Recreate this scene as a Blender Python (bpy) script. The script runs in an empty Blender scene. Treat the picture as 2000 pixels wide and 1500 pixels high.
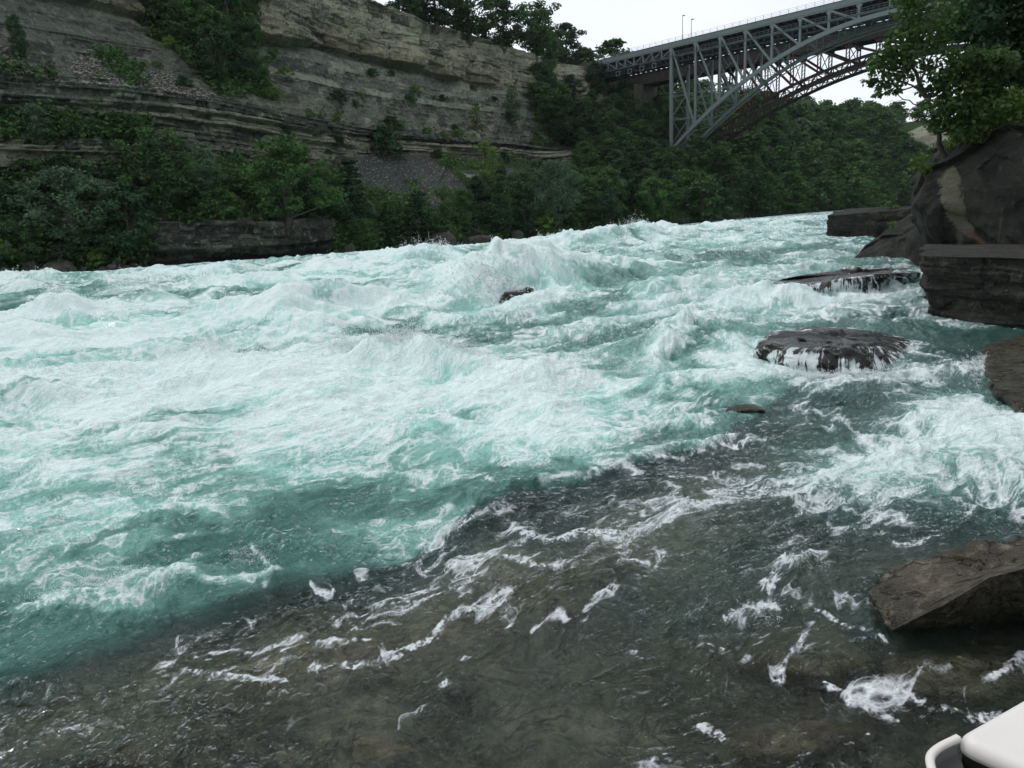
NAZ, RQ = 1250, 1.0
import bpy, math, random
import numpy as np
from mathutils import Vector, Matrix

# ------------------------------------------------------------------ camera, world, sun
SC = bpy.context.scene
COL = SC.collection
CAM_H = 4.0
PITCH = math.radians(12.3); ROLL = math.radians(2.5); FPX = 1480.0
cF = np.array([0, math.cos(PITCH), -math.sin(PITCH)])
r0 = np.array([1.0, 0, 0]); u0 = np.cross(r0, cF)
cR = math.cos(ROLL)*r0 - math.sin(ROLL)*u0
cU = math.sin(ROLL)*r0 + math.cos(ROLL)*u0
cC = np.array([0, 0, CAM_H])
cam = bpy.data.objects.new('camera', bpy.data.cameras.new('camera'))
COL.objects.link(cam)
M = Matrix(((cR[0], cU[0], -cF[0], 0), (cR[1], cU[1], -cF[1], 0), (cR[2], cU[2], -cF[2], CAM_H), (0, 0, 0, 1)))
cam.matrix_world = M
cam.data.sensor_width = 36.0
cam.data.lens = 36.0*FPX/2000.0
cam.data.clip_start = 0.05; cam.data.clip_end = 3000
SC.camera = cam

SC.view_settings.view_transform = 'Standard'
SC.view_settings.look = 'None'
SC.view_settings.exposure = EXPOSURE = 0.07
SC.view_settings.gamma = 1.0
SC.cycles.use_denoising = True
SC.cycles.max_bounces = 8
SC.cycles.transparent_max_bounces = 12
SC.cycles.transmission_bounces = 5
SC.cycles.sample_clamp_indirect = 4.0

SUN_EL = math.radians(56); SUN_AZ = math.radians(-48)      # high, from beyond the far bank
W = bpy.data.worlds.new('World'); SC.world = W; W.use_nodes = True
nt = W.node_tree; nt.nodes.clear()
def wn(t, **k):
    n = nt.nodes.new(t)
    for a, b in k.items(): setattr(n, a, b)
    return n
sky = wn('ShaderNodeTexSky', sky_type='NISHITA', sun_disc=False, sun_elevation=SUN_EL, sun_rotation=SUN_AZ)
tc = wn('ShaderNodeTexCoord')
cn = wn('ShaderNodeTexNoise'); cn.inputs['Scale'].default_value = 2.2; cn.inputs['Detail'].default_value = 5
mp = wn('ShaderNodeMapping'); mp.inputs['Scale'].default_value = (1, 1, 3.5)
nt.links.new(tc.outputs['Generated'], mp.inputs['Vector']); nt.links.new(mp.outputs[0], cn.inputs['Vector'])
cr = wn('ShaderNodeValToRGB')
cr.color_ramp.elements[0].position = 0.3; cr.color_ramp.elements[0].color = (0.80, 0.82, 0.86, 1)
cr.color_ramp.elements[1].position = 0.65; cr.color_ramp.elements[1].color = (1.0, 0.985, 0.99, 1)
nt.links.new(cn.outputs[0], cr.inputs[0])
b1 = wn('ShaderNodeBackground'); b1.inputs['Strength'].default_value = 0.05
b2 = wn('ShaderNodeBackground'); b2.inputs['Strength'].default_value = 0.80
ad = wn('ShaderNodeAddShader'); wo = wn('ShaderNodeOutputWorld')
nt.links.new(sky.outputs[0], b1.inputs['Color']); nt.links.new(cr.outputs[0], b2.inputs['Color'])
nt.links.new(b1.outputs[0], ad.inputs[0]); nt.links.new(b2.outputs[0], ad.inputs[1]); nt.links.new(ad.outputs[0], wo.inputs[0])
sl = bpy.data.lights.new('sun', 'SUN'); sl.energy = 0.65; sl.angle = math.radians(14); sl.color = (1, 0.97, 0.92)
so = bpy.data.objects.new('sun', sl); COL.objects.link(so)
sd = Vector((math.sin(SUN_AZ)*math.cos(SUN_EL), math.cos(SUN_AZ)*math.cos(SUN_EL), math.sin(SUN_EL)))
so.rotation_euler = sd.to_track_quat('Z', 'Y').to_euler()

# ------------------------------------------------------------------ projection helpers (photo pixels <-> world)
def ray(x, y): return cF + (x-1000)/FPX*cR + (750-y)/FPX*cU
def PP(x, y, D):
    d = ray(x, y); return cC + d*(D/d[1])
def GG(x, y, z=0.0):
    d = ray(x, y); return cC + d*((z-CAM_H)/d[2])
def proj(X, Y, Z):
    a = X*cF[0]+Y*cF[1]+(Z-CAM_H)*cF[2]
    a = np.maximum(a, 0.05)
    b = X*cR[0]+Y*cR[1]+(Z-CAM_H)*cR[2]
    c = X*cU[0]+Y*cU[1]+(Z-CAM_H)*cU[2]
    return 1000+FPX*b/a, 750-FPX*c/a

# ------------------------------------------------------------------ object helpers
def tag(o, label=None, cat=None, group=None, kind=None):
    if label: o['label'] = label
    if cat: o['category'] = cat
    if group: o['group'] = group
    if kind: o['kind'] = kind
    return o
def link(o, parent=None):
    COL.objects.link(o)
    if parent is not None: o.parent = parent
    return o
def thing(name, label, cat, loc=(0, 0, 0), rotz=0.0, group=None):
    o = bpy.data.objects.new(name, None); o.location = loc; o.rotation_euler = (0, 0, rotz)
    o.empty_display_size = 0.3
    link(o); return tag(o, label, cat, group)
def np_mesh(name, V, Fc, mat=None, smooth=True, attrs=None, uv=None, mats=None, midx=None):
    """V (n,3); Fc (m,3|4) or a list of such arrays"""
    me = bpy.data.meshes.new(name)
    Fs = Fc if isinstance(Fc, list) else [Fc]
    Fs = [np.asarray(f, dtype=np.int32) for f in Fs if len(f)]
    V = np.asarray(V, dtype=np.float32)
    me.vertices.add(len(V)); me.vertices.foreach_set('co', V.ravel())
    tot = np.concatenate([np.full(len(f), f.shape[1], dtype=np.int32) for f in Fs])
    idx = np.concatenate([f.ravel() for f in Fs]).astype(np.int32)
    me.loops.add(len(idx)); me.loops.foreach_set('vertex_index', idx)
    me.polygons.add(len(tot))
    st = np.concatenate([[0], np.cumsum(tot)[:-1]]).astype(np.int32)
    me.polygons.foreach_set('loop_start', st)
    me.polygons.foreach_set('use_smooth', np.full(len(tot), smooth, dtype=bool))
    if midx is not None: me.polygons.foreach_set('material_index', np.asarray(midx, dtype=np.int32))
    me.update(calc_edges=True)
    for k, a in (attrs or {}).items():
        at = me.attributes.new(k, 'FLOAT', 'POINT'); at.data.foreach_set('value', np.asarray(a, dtype=np.float32))
    if uv is not None:
        l = me.uv_layers.new(name='flow'); l.data.foreach_set('uv', np.asarray(uv, dtype=np.float32)[idx].ravel())
    for m in (mats or ([mat] if mat else [])): me.materials.append(m)
    return me
def mobj(name, me, parent=None):
    o = bpy.data.objects.new(name, me); return link(o, parent)
def grid_faces(nr, nc):
    i = np.arange(nr-1)[:, None]*nc + np.arange(nc-1)[None, :]
    i = i.ravel()
    return np.stack([i, i+1, i+nc+1, i+nc], 1)

# ------------------------------------------------------------------ numpy noise
def _h(a):
    a = a.astype(np.uint32)
    a ^= a >> np.uint32(15); a *= np.uint32(0x2c1b3c6d); a ^= a >> np.uint32(12); a *= np.uint32(0x297a2d39); a ^= a >> np.uint32(15)
    return a
_ang = np.linspace(0, 2*np.pi, 257)[:-1]
_GX = np.cos(_ang).astype(np.float32); _GY = np.sin(_ang).astype(np.float32)
_rs = np.random.RandomState(5); _g3 = _rs.normal(size=(256, 3)); _g3 /= np.linalg.norm(_g3, axis=1)[:, None]; _g3 = _g3.astype(np.float32)
def n2(x, y, seed=0):
    x = np.asarray(x, dtype=np.float32); y = np.asarray(y, dtype=np.float32)
    xf = np.floor(x); yf = np.floor(y); fx = x-xf; fy = y-yf
    xi = xf.astype(np.int64); yi = yf.astype(np.int64)
    ux = fx*fx*fx*(fx*(fx*6-15)+10); uy = fy*fy*fy*(fy*(fy*6-15)+10)
    def g(dx, dy):
        h = _h(((xi+dx)*374761393 + (yi+dy)*668265263 + seed*1013904223) & 0xffffffff) & np.uint32(255)
        return _GX[h]*(fx-dx) + _GY[h]*(fy-dy)
    a = g(0, 0); b = g(1, 0); c = g(0, 1); d = g(1, 1)
    return (a+ux*(b-a) + uy*((c+ux*(d-c)) - (a+ux*(b-a))))*1.42
def n3(P, scale=1.0, seed=0):
    P = np.asarray(P, dtype=np.float32)*np.float32(1)/np.asarray(scale, dtype=np.float32)
    Pf = np.floor(P); f = P-Pf; I = Pf.astype(np.int64)
    u = f*f*f*(f*(f*6-15)+10)
    def g(dx, dy, dz):
        h = _h(((I[..., 0]+dx)*374761393 + (I[..., 1]+dy)*668265263 + (I[..., 2]+dz)*2147483647 + seed*1013904223) & 0xffffffff) & np.uint32(255)
        G = _g3[h]
        return G[..., 0]*(f[..., 0]-dx)+G[..., 1]*(f[..., 1]-dy)+G[..., 2]*(f[..., 2]-dz)
    def lx(dy, dz):
        a = g(0, dy, dz); return a+u[..., 0]*(g(1, dy, dz)-a)
    a = lx(0, 0); a = a+u[..., 1]*(lx(1, 0)-a)
    b = lx(0, 1); b = b+u[..., 1]*(lx(1, 1)-b)
    return (a+u[..., 2]*(b-a))*1.5
def fbm3(P, scale, octv=4, seed=0, gain=0.5):
    s = 0; a = 1.0; sc = np.asarray(scale, dtype=float)
    for k in range(octv):
        s = s + a*n3(P, sc, seed+k*17); a *= gain; sc = sc/2.03
    return s
def fbm2(x, y, octv=4, seed=0, gain=0.5):
    s = 0; a = 1.0; f = 1.0
    for k in range(octv):
        s = s + a*n2(x*f, y*f, seed+k*17); a *= gain; f *= 2.03
    return s
def sst(a, b, x):
    t = np.clip((x-a)/(b-a), 0, 1); return t*t*(3-2*t)

# ------------------------------------------------------------------ material helpers
class MT:
    def __init__(s, name):
        s.m = bpy.data.materials.new(name); s.m.use_nodes = True; s.t = s.m.node_tree; s.t.nodes.clear()
        s.out = s.n('ShaderNodeOutputMaterial')
    def n(s, typ, ins=None, **k):
        n = s.t.nodes.new(typ)
        for a, b in k.items(): setattr(n, a, b)
        for a, b in (ins or {}).items(): s.set(n, a, b)
        return n
    def set(s, n, a, b):
        i = n.inputs[a]
        if isinstance(b, bpy.types.NodeSocket): s.t.links.new(b, i)
        elif hasattr(b, 'outputs'): s.t.links.new(b.outputs[0], i)
        else: i.default_value = b
    def noise(s, vec, scale, detail=4, rough=0.55, dist=0.0):
        d = {'Scale': scale, 'Detail': detail, 'Roughness': rough, 'Distortion': dist}
        if vec is not None: d['Vector'] = vec
        return s.n('ShaderNodeTexNoise', d).outputs[0]
    def ramp(s, fac, pts, interp='LINEAR'):
        r = s.n('ShaderNodeValToRGB', {'Fac': fac}); cr = r.color_ramp; cr.interpolation = interp
        while len(cr.elements) < len(pts): cr.elements.new(0.5)
        for e, (p, c) in zip(cr.elements, pts):
            e.position = p; e.color = (c, c, c, 1) if isinstance(c, (int, float)) else (*c, 1)
        return r.outputs[0]
    def mix(s, fac, a, b, bt='MIX'):
        n = s.n('ShaderNodeMix', data_type='RGBA', blend_type=bt)
        s.set(n, 0, fac)
        for i, v in ((6, a), (7, b)):
            if isinstance(v, tuple) and len(v) == 3: v = (*v, 1)
            s.set(n, i, v)
        return n.outputs[2]
    def math(s, op, a, b=None, c=None, clamp=False):
        n = s.n('ShaderNodeMath', operation=op, use_clamp=clamp); s.set(n, 0, a)
        if b is not None: s.set(n, 1, b)
        if c is not None: s.set(n, 2, c)
        return n.outputs[0]
    def attr(s, name, typ='GEOMETRY'):
        return s.n('ShaderNodeAttribute', attribute_name=name, attribute_type=typ).outputs['Fac']
    def objco(s): return s.n('ShaderNodeTexCoord').outputs['Object']
    def wpos(s): return s.n('ShaderNodeNewGeometry').outputs['Position']
    def mapping(s, vec, scale=(1, 1, 1), rot=(0, 0, 0), loc=(0, 0, 0)):
        return s.n('ShaderNodeMapping', {'Vector': vec, 'Scale': scale, 'Rotation': rot, 'Location': loc}).outputs[0]
    def bump(s, h, strength=0.5, dist=0.05, normal=None):
        d = {'Height': h, 'Strength': strength, 'Distance': dist}
        if normal is not None: d['Normal'] = normal
        return s.n('ShaderNodeBump', d).outputs[0]
    def pbr(s, col, rough=0.8, normal=None, metal=0.0, spec=0.5, **k):
        d = {'Base Color': (*col, 1) if isinstance(col, tuple) and len(col) == 3 else col, 'Roughness': rough, 'Metallic': metal, 'Specular IOR Level': spec}
        d.update(k)
        if normal is not None: d['Normal'] = normal
        b = s.n('ShaderNodeBsdfPrincipled', d); s.t.links.new(b.outputs[0], s.out.inputs[0]); return s.m

# ------------------------------------------------------------------ river: level, flow coordinates, painted-on-the-plane maps
def level(x, y):
    d = np.hypot(x*0.35, y)
    return np.interp(d, [0, 20, 40, 75, 115, 150, 200, 260, 400], [0, 0, .2, .4, .74, 1.3, 1.5, 1.8, 2.0])
_guide = np.array([(260, 330), (190, 320), (105, 262), (62, 205), (30, 152), (0, 115), (-26, 95), (-54, 78), (-90, 58), (-140, 30), (-220, -15), (-300, -60)], float)
def _smooth(pts, n):
    t = np.concatenate([[0], np.cumsum(np.hypot(*np.diff(pts, axis=0).T))])
    tt = np.linspace(0, t[-1], n); X = np.interp(tt, t, pts[:, 0]); Y = np.interp(tt, t, pts[:, 1])
    k = np.ones(25)/25
    for _ in range(2):
        X = np.convolve(np.pad(X, 12, 'edge'), k, 'valid'); Y = np.convolve(np.pad(Y, 12, 'edge'), k, 'valid')
    return X, Y
_gx, _gy = _smooth(_guide, 420)
_gt = np.concatenate([[0], np.cumsum(np.hypot(np.diff(_gx), np.diff(_gy)))])
_cx = np.arange(-340, 420, 4.0); _cy = np.arange(-80, 480, 4.0)
_CX, _CY = np.meshgrid(_cx, _cy)
_d2 = (_CX.ravel()[:, None]-_gx)**2+(_CY.ravel()[:, None]-_gy)**2
_k = _d2.argmin(1)
_tx = np.gradient(_gx); _ty = np.gradient(_gy); _tl = np.hypot(_tx, _ty); _tx /= _tl; _ty /= _tl
_ex = _CX.ravel()-_gx[_k]; _ey = _CY.ravel()-_gy[_k]
_UU = (_gt[_k] + _ex*_tx[_k]+_ey*_ty[_k]).reshape(_CX.shape); _VV = (_ex*_ty[_k]-_ey*_tx[_k]).reshape(_CX.shape)
_kk = np.ones(5)/5
for _A in (_UU, _VV):
    for ax in (0, 1):
        _A[:] = np.apply_along_axis(lambda r: np.convolve(np.pad(r, 2, 'reflect', reflect_type='odd'), _kk, 'valid'), ax, _A)
def bil(A, fx, fy):
    fx = np.clip(fx, 0, A.shape[1]-1.001); fy = np.clip(fy, 0, A.shape[0]-1.001)
    i = fx.astype(int); j = fy.astype(int); a = fx-i; b = fy-j
    return (A[j, i]*(1-a)+A[j, i+1]*a)*(1-b)+(A[j+1, i]*(1-a)+A[j+1, i+1]*a)*b
def flow(x, y):
    fx = (x+340)/4; fy = (y+80)/4
    return bil(_UU, fx, fy), bil(_VV, fx, fy)

# whitewater density on the river surface, sampled where the photo shows it (columns 100 px, rows 50 px from y=400)
FOAM = """
777777777777765543333
777777777888765543322
677677787677654442222
756556787655444342222
667766786445665555432
788876555444455433333
887776787655456544432
788899999876566666542
667778889988765433575
666778777776543346888
776666566554333467777
776555444432234677656
666443323323356544334
554332223245543212212
333222112443232441111
332222123431222310000
222221122221122222100
111111223221112222202
001112233221111122235
011122221111111233442
111111111111122123432
011111111111122222322
011111111111122222322
"""
CLEAR = """
000000000000000000112
000000000000000001122
000000000011000001123
000000000023000023455
000000000000100245554
000000000001354334555
000000000002564234567
000000000001233356555
000000000000235667433
000000000000245665311
000000000000246654322
000000000002566642233
000000000025777766655
000000000367777777777
000000136778877788888
000003578899888888999
000346888999888888999
013678999999988888899
357889999999999999999
677889999999999999999
778899999999999999999
788899999999999999999
889999999999999999999
"""
def parse(s): return np.array([[int(c) for c in l] for l in s.strip().split('\n')], float)
FOAM = parse(FOAM); CLEAR = parse(CLEAR)
def pmap(A, px, py): return bil(A, (px-0)/100.0, (py-400)/50.0)

# waves that stand in fixed places: (px, py on the plane, height m, rx px, ry px, slope of the crest)
BUMPS = [
 (1035, 572, 1.6, 150, 21, -0.14), (900, 598, 0.7, 130, 20, -0.22), (710, 612, 1.0, 130, 15, -0.15), (560, 640, 0.6, 120, 14, -0.15),
 (760, 742, 0.50, 130, 15, 0.02), (900, 752, 0.3, 80, 14, 0.1), (520, 765, 0.22, 120, 14, 0.0), (1060, 775, 0.45, 110, 20, -0.1),
 (845, 523, .95, 60, 9, -0.1), (1225, 482, 1.45, 62, 8, -0.15), (1060, 497, .75, 60, 7, -0.15), (1140, 492, .7, 60, 6, -.1),
 (1310, 470, .7, 90, 6, -.05), (1530, 448, .9, 110, 5, -.05), (1420, 458, .5, 80, 5, 0), (720, 528, .55, 70, 7, -0.1), (600, 540, .45, 60, 8, -.1),
 (60, 590, 0.7, 70, 10, 0.02), (210, 588, .5, 90, 8, 0), (125, 640, 0.45, 80, 12, -0.1), (275, 612, .7, 70, 10, 0), (430, 590, .6, 70, 9, -.1),
 (410, 748, 0.5, 50, 14, 0), (180, 745, 0.25, 120, 12, -0.05), (60, 690, 0.4, 90, 14, 0), (330, 690, .25, 130, 12, -.1), (60, 800, .4, 120, 14, 0),
 (1290, 700, 0.35, 120, 22, -0.15), (1350, 660, .3, 130, 14, -.1), (1240, 610, .35, 160, 12, -.1), (1500, 600, .35, 90, 9, 0), (1400, 520, .5, 120, 8, -.05),
 (1830, 850, 0.14, 110, 26, 0.25), (1950, 930, 0.10, 90, 26, 0.2), (1560, 985, .12, 160, 20, -.2), (1750, 772, .08, 60, 10, 0), (1620, 748, .02, 150, 18, 0), (1640, 600, -.32, 140, 13, -.15),
 (300, 1165, 0.16, 110, 22, -0.12), (120, 1215, .10, 80, 20, -.2), (760, 1085, -0.22, 100, 24, -0.15), (880, 1048, -.06, 50, 18, -.2), (960, 1030, .12, 90, 22, -.4),
 (930, 1110, .05, 80, 16, -.1), (600, 1290, .05, 160, 18, -.15), (1480, 1215, .06, 70, 20, 0), (1000, 960, .15, 200, 20, -.2), (1410, 800, .12, 60, 14, 0),
]
# lines of white water and windows of open teal water: (half width px, strength, polyline)
STROKES = [
 (10, 1, [(0, 556), (60, 550), (110, 565)]), (16, 1, [(0, 690), (70, 672), (130, 690), (200, 676), (300, 655), (420, 636), (520, 622), (620, 645)]), (13, 1, [(900, 608), (980, 606), (1060, 600), (1110, 585)]), (9, 1, [(90, 640), (120, 628), (160, 645)]),
 (22, 1, [(360, 757), (410, 740), (470, 757), (560, 752), (640, 736), (720, 730), (800, 728), (880, 742), (960, 750), (1040, 770)]), (26, .9, [(380, 790), (520, 785), (700, 775), (900, 792), (1060, 805)]),
 (15, 1, [(500, 652), (640, 646), (760, 618), (850, 610), (930, 596)]), (20, 1, [(1000, 545), (1060, 548), (1095, 575), (1075, 600)]), (14, .8, [(860, 596), (930, 580), (1000, 562)]),
 (10, 1, [(785, 520), (845, 512), (900, 520)]), (8, 1, [(980, 492), (1060, 484), (1110, 492)]), (11, 1, [(1130, 484), (1180, 474), (1225, 470), (1250, 478)]), (6, .9, [(1250, 478), (1320, 466), (1420, 450), (1530, 438), (1620, 434)]),
 (9, .9, [(1240, 592), (1350, 578), (1430, 582), (1490, 600)]), (13, 1, [(1290, 765), (1380, 750), (1480, 750), (1560, 756), (1690, 758), (1780, 740), (1820, 750)]), (9, 1, [(1530, 606), (1620, 596), (1700, 580), (1795, 560)]),
 (34, 1, [(1810, 775), (1870, 800), (1945, 835), (2050, 860)]), (30, .6, [(1700, 790), (1780, 830), (1850, 870)]), (12, 1, [(2000, 895), (1900, 886), (1800, 894), (1740, 922), (1640, 937), (1560, 950), (1480, 962), (1400, 978)]),
 (9, 1, [(1560, 955), (1400, 985), (1335, 1000), (1290, 1030), (1220, 1052), (1130, 1045), (1060, 1052), (1015, 1040)]), (9, .9, [(1100, 1108), (1000, 1102), (940, 1088), (880, 1108)]), (4, .8, [(1430, 866), (1330, 886), (1230, 912), (1150, 940), (1060, 957)]),
 (9, 1, [(620, 1315), (700, 1302), (770, 1285), (840, 1255), (880, 1222), (950, 1200), (1010, 1165)]), (5, .8, [(380, 1290), (450, 1280), (560, 1287), (640, 1272), (720, 1262)]), (6, .8, [(360, 1318), (460, 1332), (560, 1342), (600, 1360)]), (4, .7, [(720, 1196), (800, 1182), (900, 1160)]),
 (16, 1, [(70, 1215), (150, 1196), (230, 1178), (300, 1150), (350, 1138)]), (14, .9, [(200, 1195), (290, 1180), (330, 1160)]), (6, .9, [(400, 1152), (500, 1132), (540, 1122)]), (5, .8, [(540, 1122), (505, 1095), (490, 1070)]), (7, .8, [(0, 1166), (55, 1150)]),
 (14, .95, [(1440, 1222), (1480, 1204), (1525, 1205)]), (9, .9, [(1545, 1112), (1605, 1095)]), (6, .8, [(1600, 1200), (1660, 1236), (1725, 1258)]), (7, .9, [(1600, 1340), (1680, 1380), (1750, 1420)]), (11, .9, [(1760, 1360), (1850, 1390), (1930, 1405)]), (9, .9, [(1930, 1335), (2010, 1290)]),
 (6, .7, [(1380, 1270), (1425, 1286)]), (10, .8, [(1355, 1425), (1405, 1460)]), (5, .6, [(1700, 1440), (1640, 1470)]), (5, .6, [(900, 1300), (940, 1290)]),
 (6, .8, [(380, 956), (470, 922), (560, 936), (680, 932), (830, 948)]), (9, .8, [(700, 852), (860, 846), (1000, 870)]), (10, .8, [(0, 905), (120, 890), (230, 880), (340, 852)]), (8, .8, [(560, 832), (700, 822)]), (8, .7, [(100, 962), (250, 942), (340, 930)]), (13, .9, [(990, 838), (1100, 815), (1170, 795), (1260, 768)]),
 (5, .7, [(290, 1002), (400, 1012), (490, 990)]), (7, .7, [(0, 1042), (120, 1022), (250, 1000)]), (7, .8, [(1040, 870), (1180, 880), (1290, 850), (1380, 836)]), (6, .7, [(1500, 880), (1600, 900), (1700, 880)]), (10, .7, [(1480, 840), (1600, 815), (1700, 830)]),
 (5, .8, [(620, 540), (700, 530), (780, 522)]), (5, .8, [(180, 560), (300, 545), (450, 540)]), (10, .8, [(380, 575), (520, 562), (650, 560)]), (8, .8, [(1120, 560), (1200, 540), (1300, 530)]), (6, .7, [(1300, 500), (1420, 485), (1540, 470)]), (8, .8, [(160, 730), (280, 720), (350, 700)]),
 (9, .7, [(820, 560), (900, 545), (980, 530)]), (5, .6, [(1130, 660), (1210, 640), (1300, 630)]), (12, .9, [(1270, 740), (1310, 690), (1350, 655)]), (5, .7, [(830, 1062), (880, 1040), (900, 1022)]), (8, .6, [(0, 800), (150, 812), (300, 800)]), (6, .5, [(1130, 1000), (1230, 985), (1330, 965)]),
 # open water
 (11, -1, [(0, 612), (100, 590), (200, 572)]), (20, -1, [(235, 604), (300, 606)]), (7, -1, [(320, 566), (450, 556), (600, 535)]), (8, -.9, [(440, 598), (600, 585)]), (22, -1, [(640, 604), (700, 596), (770, 580)]), (13, -.9, [(80, 665), (140, 668)]),
 (9, -1, [(360, 706), (450, 706), (560, 697), (650, 690)]), (26, -1, [(690, 668), (800, 664), (900, 676), (1010, 664)]), (13, -.9, [(1120, 622), (1180, 612), (1240, 590)]), (12, 1, [(860, 640), (930, 630), (1000, 618), (1070, 612)]), (18, -1, [(1090, 700), (1200, 680), (1310, 655)]), (12, -.9, [(1340, 522), (1440, 512), (1560, 502), (1640, 484)]),
 (10, -.8, [(930, 712), (1010, 738)]), (16, -1, [(1345, 712), (1375, 685)]), (26, -1, [(1340, 812), (1480, 835), (1300, 862)]), (24, -1, [(560, 1028), (700, 1014), (840, 985), (960, 962), (1100, 935)]), (22, -1, [(280, 1105), (430, 1075), (560, 1090), (690, 1078)]),
 (24, -1, [(60, 1290), (260, 1240), (420, 1194), (560, 1152)]), (12, -.8, [(600, 974), (720, 962)]), (14, -.7, [(330, 890), (430, 905)]), (14, -.8, [(150, 1090), (260, 1050), (380, 1030)]), (10, -.7, [(20, 850), (150, 850)]), (9, -.8, [(160, 590), (380, 600)]),
 (12, -.8, [(1180, 480), (1300, 500)]), (14, -.8, [(1640, 640), (1760, 620)]), (22, -1, [(1780, 660), (1850, 690), (1900, 680)]), (16, -.8, [(880, 840), (960, 822)]), (10, -.8, [(860, 520), (940, 505)]), (10, -.9, [(1080, 512), (1160, 505)]), (14, -.7, [(450, 830), (330, 838)]), (20, -1, [(860, 1300), (1200, 1240), (1340, 1160)]),
]
def strokes(px, py, x, y, d):
    wx_ = n2(x/.9, y/.9, 61)+.5*n2(x/.3, y/.3, 62); wy_ = n2(x/.9, y/.9, 63)+.5*n2(x/.3, y/.3, 64)
    fx_ = n2(x/4, y/4, 65); fy_ = n2(x/4, y/4, 66); far_ = sst(12, 40, d)
    wx_ = wx_*(1-far_)+fx_*far_; wy_ = wy_*(1-far_)+fy_*far_
    out = np.zeros_like(px); neg = np.zeros_like(px)
    for w, s_, pl in STROKES:
        p_ = np.array(pl, float); m = w*4+10
        sel = np.nonzero((px > p_[:, 0].min()-m*2) & (px < p_[:, 0].max()+m*2) & (py > p_[:, 1].min()-m) & (py < p_[:, 1].max()+m))[0]
        if not len(sel): continue
        X = px[sel]+wx_[sel]*w*2.4; Y = py[sel]+wy_[sel]*w*1.3; D_ = np.full(len(sel), 1e9)
        for a, b in zip(p_[:-1], p_[1:]):
            e = b-a; t = np.clip(((X-a[0])*e[0]+(Y-a[1])*e[1])/(e@e), 0, 1)
            D_ = np.minimum(D_, np.hypot((X-a[0]-e[0]*t)*.55, Y-a[1]-e[1]*t))
        g = np.exp(-(D_/w)**2)*abs(s_)
        if s_ > 0: out[sel] = np.maximum(out[sel], g)
        else: neg[sel] = np.maximum(neg[sel], g)
    return out, neg
def edge_y(px):
    return np.interp(px, [-300, 0, 120, 250, 420, 600, 760, 870, 935, 1010, 1130, 1280, 1400, 1500, 1620], [1430, 1352, 1300, 1250, 1190, 1135, 1090, 1050, 992, 968, 950, 905, 880, 800, 700])
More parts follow.
